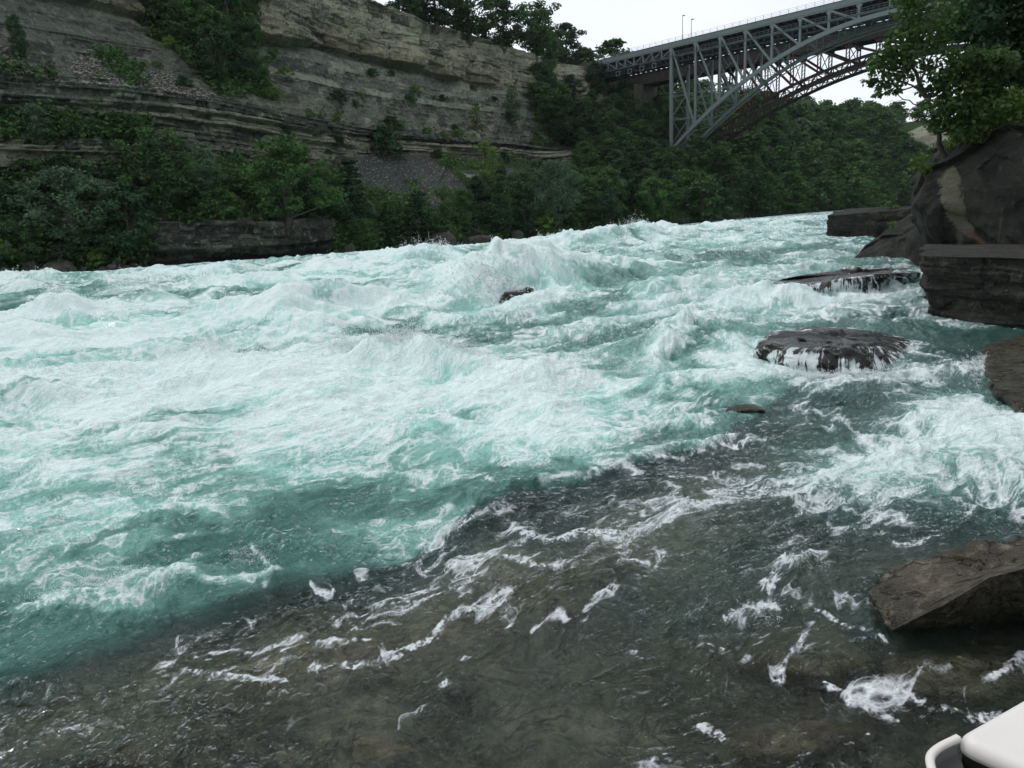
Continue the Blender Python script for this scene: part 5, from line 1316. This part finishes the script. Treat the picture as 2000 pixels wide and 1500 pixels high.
sunken('sunken_boulder', 'brown hump under fast thin water in midstream, left of the curtain rock', 1240, 690, 130, 26, .05, 87, mat=MR_WET)

# far bank boulders
def bank_rock(px, py, w, h, lab, seed, mat=None, dz=0, grp=None, nm='bank_boulder'):
    i = ground_at(px, py); D = _fw[i][1]-1.5; s = D/FPX; c = PP(px, py, D); rr = random.Random(seed)
    W_ = w*s/2; Hh = h*s; r0_ = []; r1_ = []; r2_ = []
    for k in range(6):
        a = math.pi+2*math.pi*k/6; q = rr.uniform(.8, 1.15)
        x = W_*math.cos(a)*q; y = -W_*.8*math.sin(a)*q*-1
        r0_.append((c[0]+x*1.05, c[1]-W_*.0+(-W_*.8*math.sin(a)*q)*-1*-1, c[2]-1.0)); r1_.append((c[0]+x, r0_[-1][1], c[2]+Hh*rr.uniform(.4, .7))); r2_.append((c[0]+x*.55, c[1]+(r0_[-1][1]-c[1])*.55, c[2]+Hh*rr.uniform(.85, 1.05)))
    r0_, r1_, r2_ = [r[::1] for r in (r0_, r1_, r2_)]
    return rock(nm, lab, [r0_, r1_, r2_], mat or MR_GREY, amp=.16*max(.35, Hh/2), scale=max(.5, Hh*.6), seed=seed, ns=8, nv=8, ncap=8, rnd=.12, group=grp)
bank_rock(118, 550, 78, 38, 'large grey boulder on the far waterline at the far left', 91)
bank_rock(62, 545, 34, 34, 'dark upright boulder left of the large grey one on the far waterline', 92, MR_DARK)
bank_rock(868, 480, 64, 26, 'tilted grey slab on the far waterline below the scree', 93)
bank_rock(935, 474, 60, 14, 'low flat brown slab on the far waterline', 94)
bank_rock(1010, 462, 30, 12, 'small tan rock on the far waterline', 95)
rr_ = random.Random(4)
for k in range(26):
    x = rr_.choice([rr_.uniform(-20, 50), rr_.uniform(155, 300), rr_.uniform(155, 300), rr_.uniform(620, 1000), rr_.uniform(1300, 1480)])
    y = np.interp(x, [0, 300, 600, 1000, 1300, 1500], [545, 524, 504, 470, 438, 424])+2-rr_.uniform(0, 12)*(x < 1000)
    bank_rock(x, y, rr_.uniform(10, 26), rr_.uniform(5, 13), 'loose grey rock among others along the far waterline', 100+k, rr_.choice([MR_GREY, MR_DARK, MR_GREY]), grp='loose rocks along the far waterline', nm='shore_rock')
for k, (x, y, w, h) in enumerate([(1080, 210, 30, 22), (1185, 232, 26, 20), (1165, 345, 26, 18), (1378, 392, 30, 30), (1350, 372, 26, 18), (1820, 268, 90, 30)]):
    pass

# ------------------------------------------------------------------ vegetation on the near right rocks
ML['near'] = mat_leaf('leaf_near', (.012, .036, .009), (.095, .19, .04), .3)
def pix_plant(name, label, cat, base, clumps, D, mat, leaf, per, limbs=(), seed=0, dj=.8, group=None, lt=1.0):
    rs = np.random.RandomState(seed); b = PP(*base); e = thing(name, label, cat, tuple(b), 0, group)
    T = Acc()
    for path, r0_, r1_ in limbs:
        pts = [PP(p[0], p[1], p[2] if len(p) > 2 else base[2])-b for p in path]
        # subdivide for a less straight limb
        q = []; 
        for i in range(len(pts)-1):
            for t in (0, .33, .66): q.append(pts[i]*(1-t)+pts[i+1]*t+rs.normal(size=3)*.03*lt)
        q.append(pts[-1]); T.add(*tube(q, np.linspace(r0_, r1_, len(q)), 7))
    L = Acc(); stem = T.n
    for (x, y, r) in clumps:
        d = D+rs.normal()*dj; c = PP(x, y, d)-b; R_ = r*d/FPX; n_ = int(per*(r/28.0)**1.6)+6
        v = rs.normal(size=(n_, 3)); v /= np.linalg.norm(v, axis=1)[:, None]; off = v*(rs.rand(n_)**.5)[:, None]*R_*np.array([1.15, 1.2, .85])
        L.add(*leaves(c+off, off/R_+np.array([0, 0, .6]), leaf, rs, np.clip(rs.normal(.45, .2)+rs.normal(0, .18, n_), 0, 1)))
        if len(limbs):
            path = limbs[0][0]; k = min(range(len(path)), key=lambda i: (path[i][0]-x)**2+((path[i][1]-y)*.7-12)**2)
            p0 = PP(path[k][0], path[k][1], path[k][2] if len(path[k]) > 2 else base[2])-b
            T.add(*tube([p0, p0*.5+c*.5+np.array([0, 0, -.04*np.linalg.norm(c-p0)]), c], [.035*lt, .022*lt, .006], 5))
            for _ in range(3):
                o_ = c+rs.normal(size=3)*R_*.6; T.add(*tube([c*.8+p0*.2, o_], [.014*lt, .004], 4))
    if T.V: mobj('trunk' if cat == 'tree' else 'stem', T.mesh('branches', MBARK), e)
    mobj('crown' if cat == 'tree' else 'foliage', L.mesh('leaves', ML[mat], False), e); return e
tr_ = [(1846, 322, 38), (1838, 290, 38), (1833, 262, 37.6), (1826, 230, 37.3), (1812, 195, 37), (1796, 165, 37), (1784, 130, 37), (1778, 95, 37), (1776, 55, 37), (1782, 15, 37), (1795, -30, 37)]
CL = [(1780, 15, 34), (1800, 55, 34), (1764, 62, 26), (1742, 92, 22), (1722, 112, 20), (1775, 105, 32), (1706, 132, 18), (1698, 158, 13), (1732, 148, 26), (1760, 150, 22), (1748, 120, 24), (1722, 165, 15),
      (1800, 130, 26), (1820, 92, 32), (1836, 150, 24), (1862, 122, 28), (1848, 188, 22), (1872, 168, 26), (1818, 208, 20), (1792, 222, 11), (1848, 232, 28), (1880, 212, 26), (1822, 245, 20), (1850, 20, 36), (1764, -5, 20),
      (1752, 175, 11), (1712, 186, 9), (1735, 180, 8), (1840, 60, 30), (1870, 245, 24), (1805, 175, 16), (1790, 80, 26), (1810, -20, 36), (1905, 175, 28), (1905, 225, 26), (1860, 205, 20)]
RR9 = random.Random(9)
CL += [(RR9.uniform(1835, 1965), RR9.uniform(110, 275), RR9.uniform(18, 30)) for _ in range(30)]
pix_plant('maple_tree', 'leafy tree leaning left over the river from the big scarred boulder, bridge behind it', 'tree', (1846, 330, 38), CL, 37, 'near', .21, 125,
          [(tr_, .13, .04), ([(1812, 195, 37), (1790, 172, 36.8), (1765, 160, 36.6), (1735, 150, 36.5)], .06, .015), ([(1826, 225, 37.2), (1795, 208, 37), (1765, 192, 36.8), (1740, 176, 36.7), (1722, 172, 36.6)], .035, .01),
           ([(1765, 192, 36.8), (1745, 197, 36.8), (1728, 202, 36.7)], .012, .004), ([(1830, 240, 37.4), (1860, 200, 37.6), (1890, 160, 37.8), (1910, 120, 38)], .07, .02), ([(1796, 165, 37), (1815, 120, 37), (1832, 70, 37), (1845, 20, 37)], .06, .02)], seed=301, dj=.55, lt=1.0)
def region(poly, n, r, seed):
    rr = random.Random(seed); out = []
    x0 = min(p[0] for p in poly); x1 = max(p[0] for p in poly); y0 = min(p[1] for p in poly); y1 = max(p[1] for p in poly)
    while len(out) < n:
        x = rr.uniform(x0, x1); y = rr.uniform(y0, y1)
        if poly_in(np.array([x]), np.array([y]), poly)[0]: out.append((x, y, rr.uniform(*r)))
    return out
pix_plant('shade_tree', 'tall dark tree filling the top right corner above the big boulder', 'tree', (2010, 300, 44), region([(1835, -120), (2120, -120), (2140, 240), (2010, 250), (1945, 215), (1905, 150), (1870, 90)], 92, (30, 46), 5), 43.5, 'dark', .25, 190,
          [([(2010, 300, 44), (2000, 230, 44), (1985, 150, 44), (1960, 80, 44), (1945, 0, 44), (1940, -80, 44)], .24, .06), ([(1990, 170, 44), (1945, 120, 43.5), (1900, 70, 43)], .10, .02)], seed=302, dj=1.2)
pix_plant('shade_tree', 'dark tree behind the tall one, half outside the right edge', 'tree', (2160, 320, 47), region([(2040, -120), (2420, -120), (2420, 300), (2080, 300)], 80, (34, 54), 6), 47, 'dark', .28, 150,
          [([(2160, 320, 47), (2165, 200, 47), (2180, 60, 47), (2190, -100, 47)], .25, .06)], seed=303, dj=1.4)
pix_plant('shrub', 'yellow green shrub on the top edge of the big scarred boulder', 'shrub', (1885, 285, 38.3), region([(1852, 300), (1862, 262), (1900, 248), (1935, 240), (1935, 262), (1890, 285)], 22, (12, 20), 7), 38, 'fresh', .14, 90,
          [([(1885, 285, 38.3), (1882, 262, 38)], .03, .01), ([(1885, 285, 38.3), (1905, 255, 38)], .03, .01)], seed=304, dj=.35, lt=.5)
pix_plant('shrub', 'bright green leafy shrub on the big boulder at the right edge', 'shrub', (1975, 245, 36.8), region([(1920, 250), (1935, 205), (1975, 185), (2060, 170), (2060, 240), (1985, 250)], 34, (14, 24), 8), 36.8, 'fresh', .17, 95,
          [([(1975, 245, 36.8), (1965, 215, 36.5)], .03, .01), ([(1975, 245, 36.8), (2000, 205, 36.8)], .03, .01)], seed=305, dj=.4, lt=.5)
pix_plant('shrub', 'dark green shrub between the leaning tree and the bright shrub', 'shrub', (1900, 262, 39), region([(1860, 262), (1875, 225), (1930, 200), (1960, 215), (1925, 245), (1890, 262)], 22, (16, 24), 9), 39.2, 'broad', .18, 100,
          [([(1900, 262, 39), (1900, 235, 39)], .03, .01)], seed=306, dj=.4, lt=.5)
pix_plant('sapling', 'bright green sapling on the left shoulder of the big boulder', 'sapling', (1808, 352, 38), [(1790, 318, 12), (1808, 312, 13), (1800, 328, 12), (1782, 330, 9), (1820, 325, 11), (1812, 338, 9), (1796, 308, 8)], 38, 'fresh', .17, 110,
          [([(1808, 352, 38), (1804, 330, 38), (1800, 314, 38)], .03, .012)], seed=307, dj=.2, lt=.4)
pix_plant('weed', 'small green weed growing on the flat slab rock', 'weed', (1735, 410, 76), [(1728, 398, 8), (1740, 394, 8), (1750, 402, 7), (1722, 404, 6), (1760, 405, 5)], 76, 'fresh', .20, 90, [([(1735, 410, 76), (1738, 392, 76)], .03, .01)], seed=308, dj=.2, lt=.4)
pix_plant('weed', 'tiny green weed in the gap between slab and dark boulder', 'weed', (1744, 450, 49), [(1742, 442, 6), (1748, 436, 5), (1738, 436, 5)], 49, 'fresh', .13, 110, [([(1744, 450, 49), (1743, 436, 49)], .02, .01)], seed=309, dj=.1, lt=.3)

# wooded near slope seen past the boulders and from the side
rsn = random.Random(55); k_ = 0
for _ in range(400):
    if k_ >= 26: break
    i = rsn.randrange(len(NBV[0])); j = rsn.randrange(28, 66); w = NBV[j, i]
    px, py = proj(*[np.array([c]) for c in w])
    if w[1] < 40 or w[1] > 150 or px[0] < 1990 or px[0] > 2700: continue
    put_tree(rsn.choice(['oak_c', 'oak_a', 'tall_a']), (w[0], w[1], w[2]-.4), rsn.uniform(7, 10), 'dark green tree on the near bank slope behind the big boulder', 'tree', 'trees on the near bank slope', 'tree', 1.1, rsn); k_ += 1

# ------------------------------------------------------------------ white metal railing end at the viewer's hand
def mat_white():
    m = MT('white_coated_metal'); p = m.wpos(); n_ = m.noise(p, 9, 4, .6); s = m.noise(p, 60, 3, .6)
    c = m.mix(n_, (.74, .70, .64), (.86, .82, .77)); c = m.mix(m.ramp(s, [(.68, 0), (.8, .35)]), c, (.45, .43, .40))
    return m.pbr(c, .42, m.bump(s, .05, .002), spec=.5)
MWHITE = mat_white()
mdk = MT('railing_shade_paint'); MSHADE = mdk.pbr(mdk.mix(mdk.noise(mdk.wpos(), 30, 4), (.02, .022, .022), (.05, .052, .05)), .7)  # near-black colour standing in for the shade under the railing
RZ_ = 3.60
def rl(x, y, z=RZ_): return GG(x, y, z)
ra = rl(1860, 1436); rbp = rl(2160, 1268); rc = rl(2120, 1552)
du = (rbp-ra)/np.linalg.norm(rbp-ra); dv = (rc-ra)/np.linalg.norm(rc-ra)
root = thing('metal_railing', 'white metal railing corner in the bottom right corner, close to the viewer', 'railing', tuple(ra))
def prism(path, z0, z1, rad, nseg=8):
    """plan polygon with rounded top edge"""
    path = np.array(path, float); cen = path.mean(0); V = []; Fc = []
    prof = [(0, z0)]+[(rad*(1-math.cos(a)), z1-rad+rad*math.sin(a)) for a in np.linspace(0, math.pi/2, nseg)]
    n = len(path)
    # inward offset by edge normals
    nrm = []
    for i in range(n):
        a = path[i]-path[i-1]; b = path[(i+1) % n]-path[i]; na = np.array([-a[1], a[0]])/np.linalg.norm(a); nb = np.array([-b[1], b[0]])/np.linalg.norm(b)
        q = na+nb; q = q/max(1e-6, (q@na)); nrm.append(q if (cen-path[i])@q > 0 else -q)
    for (o, z) in prof:
        for i in range(n): V.append((*(path[i]+nrm[i]*o), z))
    m = len(prof)
    for j in range(m-1):
        for i in range(n): i2 = (i+1) % n; Fc.append((j*n+i, j*n+i2, (j+1)*n+i2, (j+1)*n+i))
    V.append((*cen, z1)); c = len(V)-1; T = [((m-1)*n+i, (m-1)*n+(i+1) % n, c) for i in range(n)]
    return np.array(V), np.array(Fc), np.array(T)
def rounded(pts, r, k=6):
    out = []; n = len(pts)
    for i in range(n):
        p = pts[i]; a = pts[i-1]-p; b = pts[(i+1) % n]-p; a /= np.linalg.norm(a); b /= np.linalg.norm(b)
        for t in np.linspace(0, 1, k): out.append(p+a*r*(1-t)**2+b*r*t**2)
    return out
P4 = [ra[:2], (ra+dv*.42)[:2], (ra+dv*.42+du*.42)[:2], (ra+du*.42)[:2]]
import bmesh
bm = bmesh.new()
lo_ = [bm.verts.new((*(p-ra[:2]), -.013)) for p in P4]; hi_ = [bm.verts.new((*(p-ra[:2]), 0)) for p in P4]
bm.faces.new(lo_[::-1]); bm.faces.new(hi_)
for k in range(4): bm.faces.new((lo_[k], lo_[(k+1) % 4], hi_[(k+1) % 4], hi_[k]))
bmesh.ops.recalc_face_normals(bm, faces=bm.faces)
bmesh.ops.bevel(bm, geom=[e for e in bm.edges if abs(e.verts[0].co.z-e.verts[1].co.z) > .008], offset=.016, segments=7, profile=.5, affect='EDGES')
bmesh.ops.bevel(bm, geom=[e for e in bm.edges if e.verts[0].co.z > -.001 and e.verts[1].co.z > -.001 and len(e.link_faces) == 2 and any(abs(f.normal.z) < .5 for f in e.link_faces)], offset=.009, segments=7, profile=.5, affect='EDGES')
pm = bpy.data.meshes.new('top_plate'); bm.to_mesh(pm); bm.free(); pm.materials.append(MWHITE)
for p_ in pm.polygons: p_.use_smooth = p_.area < .004
mobj('top_plate', pm, root)
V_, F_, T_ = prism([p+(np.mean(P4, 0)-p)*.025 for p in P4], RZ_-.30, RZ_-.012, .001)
mobj('shade_panel', np_mesh('shade_panel', V_-ra, [F_, T_], MSHADE), root)  # added dark block, imitates the shade below the top plate
# flat bar bent round the end
path = [rl(1872, 1434), rl(1853, 1443), rl(1836, 1451), rl(1822, 1462), rl(1817, 1472), rl(1817, 1483), rl(1822, 1499), rl(1832, 1530), rl(1850, 1580)]
pts = []
for i in range(len(path)-1):
    for t in (0, .25, .5, .75): pts.append(path[i]*(1-t)+path[i+1]*t)
pts = np.array(pts); k_ = np.array([.25, .5, .25])
for _ in range(6):
    pts[1:-1] = .25*pts[:-2]+.5*pts[1:-1]+.25*pts[2:]
V = []; Fc = []; sec = [(-.0022, -.006), (.0022, -.006), (.0026, -.003), (.0015, -.001), (-.0015, -.001), (-.0026, -.003)]
for i, p in enumerate(pts):
    d = pts[min(i+1, len(pts)-1)]-pts[max(i-1, 0)]; nn = np.array([d[1], -d[0], 0]); nn /= np.linalg.norm(nn)
    for (o, z) in sec: V.append(p+nn*o*1.25+np.array([0, 0, z]))
m_ = len(sec)
for i in range(len(pts)-1):
    for j in range(m_): Fc.append((i*m_+j, i*m_+(j+1) % m_, (i+1)*m_+(j+1) % m_, (i+1)*m_+j))
mobj('end_bar', np_mesh('end_bar', np.array(V)-ra, np.array(Fc), MWHITE), root)
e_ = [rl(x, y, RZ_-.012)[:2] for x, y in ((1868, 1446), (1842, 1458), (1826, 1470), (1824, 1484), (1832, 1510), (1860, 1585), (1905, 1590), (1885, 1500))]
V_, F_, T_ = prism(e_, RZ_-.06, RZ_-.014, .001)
mobj('shade_panel', np_mesh('shade_panel', V_-ra, [F_, T_], MSHADE), root)  # added dark filler, imitates the shade between bar and plate
V_, F_, T_ = prism([rl(1990, 1520)[:2]+np.array(o)*.03 for o in ((-1, -1), (1, -1), (1, 1), (-1, 1))], 2.5, RZ_-.2, .004)
mobj('post', np_mesh('post', V_-ra, [F_, T_], MWHITE), root)

# ------------------------------------------------------------------ spray thrown up by the breaking waves
def spray():
    rs = np.random.RandomState(12)
    # (px, py, half width px, half height px, count, throw m)
    S = [(700, 735, 90, 8, 420, .6), (800, 735, 60, 8, 320, .75), (900, 748, 80, 8, 260, .5), (845, 522, 60, 9, 200, 1.0), (1225, 480, 60, 8, 260, 1.3), (1060, 497, 50, 7, 110, .8), (1000, 598, 50, 10, 520, .35), (960, 604, 60, 10, 300, .3), (1620, 752, 130, 6, 300, .12),
         (890, 610, 80, 14, 160, .4), (230, 1165, 100, 26, 190, .12), (500, 1105, 40, 22, 70, .12), (110, 1190, 60, 16, 60, .08), (870, 1042, 34, 12, 70, .10), (265, 600, 60, 12, 150, .8), (130, 640, 60, 12, 150, .6),
         (420, 748, 70, 14, 220, .5), (1680, 590, 100, 8, 120, .25), (1620, 738, 150, 8, 200, .16), (1900, 730, 26, 26, 80, .16), (1880, 830, 100, 40, 260, .16), (1960, 900, 60, 40, 130, .12), (1310, 462, 120, 8, 90, .6),
         (1080, 780, 120, 25, 240, .3), (1250, 740, 90, 20, 140, .25), (60, 560, 60, 8, 90, .6), (600, 540, 120, 8, 90, .5), (1480, 1215, 60, 22, 50, .05), (1560, 1110, 40, 14, 40, .05), (1350, 620, 150, 20, 90, .2),
         (1530, 442, 140, 6, 90, .6), (330, 640, 200, 14, 180, .4), (500, 720, 240, 30, 200, .3), (180, 760, 180, 30, 200, .3)]
    C = []; Z = []
    vx, vy = wx.reshape(AZ.shape), wy.reshape(AZ.shape); VZ = WZ.reshape(AZ.shape)
    for (px, py, hw, hh, n, th) in S:
        for _ in range(n):
            x = px+rs.normal()*hw*.55; y = py+rs.normal()*hh*.5; g = GG(x, y, float(level(0, 30)) if py < 600 else 0)
            r = np.hypot(g[0], g[1]); a = math.degrees(math.atan2(g[0], g[1])); i = min(np.searchsorted(rs_rows, r), len(rs_rows)-1); j = min(np.searchsorted(az, a), len(az)-1)
            z0 = VZ[i, j]; k = rs.randint(6, 20); l = th*rs.rand()**1.5
            d = rs.normal(size=3)*np.array([.8, .8, .25])+np.array([-.35, -.25, 1.0]); d /= np.linalg.norm(d)
            t = rs.rand(k)**.8; bend = rs.normal(size=3)*.35*l
            p = np.array([g[0], g[1], z0])+d*l*t[:, None]+bend*(t**2)[:, None]+rs.normal(size=(k, 3))*(.02+.07*l)
            C.append(p); sz = (.004+.011*rs.rand(k)**2)*np.interp(r, [6, 14, 20, 60, 100], [.35, .5, 1.0, 2.4, 3.2]); Z.append(sz)
    C = np.concatenate(C); Z = np.concatenate(Z)
    return blobs(C, Z[:, None]*np.array([[1, 1, 1.3]])*rs.uniform(.7, 1.3, (len(C), 3)), rs, .25)
rs_rows = rs
V_, F_ = spray()
msp = MT('spray_droplets'); MSP = msp.m
_d = msp.n('ShaderNodeBsdfDiffuse', {'Color': (.93, .96, .96, 1)}); _t = msp.n('ShaderNodeBsdfTranslucent', {'Color': (.93, .96, .96, 1)})
_x = msp.n('ShaderNodeMixShader', {0: .5, 1: _d, 2: _t}); msp.t.links.new(_x.outputs[0], msp.out.inputs[0])
tag(mobj('spray', np_mesh('spray', V_, F_, MSP)), 'white droplets of spray flying off the breaking waves', 'spray', kind='stuff')

# ------------------------------------------------------------------ valley air
hz = MT('valley_air')
_v = hz.n('ShaderNodeVolumePrincipled', {'Color': (.86, .93, 1.0, 1), 'Density': .00007, 'Anisotropy': .1})
hz.t.links.new(_v.outputs[0], hz.out.inputs['Volume'])
a_, b_ = np.array([-620, -420, -7.2]), np.array([820, 900, 75.0])
V_ = np.array([[(a_, b_)[i][0], (a_, b_)[j][1], (a_, b_)[k][2]] for i in (0, 1) for j in (0, 1) for k in (0, 1)])
tag(mobj('haze', np_mesh('haze', V_, np.array([(0, 1, 3, 2), (4, 6, 7, 5), (0, 4, 5, 1), (2, 3, 7, 6), (0, 2, 6, 4), (1, 5, 7, 3)]), hz.m, False)), 'thin pale air between the viewer and the far hillside', 'haze', kind='stuff')
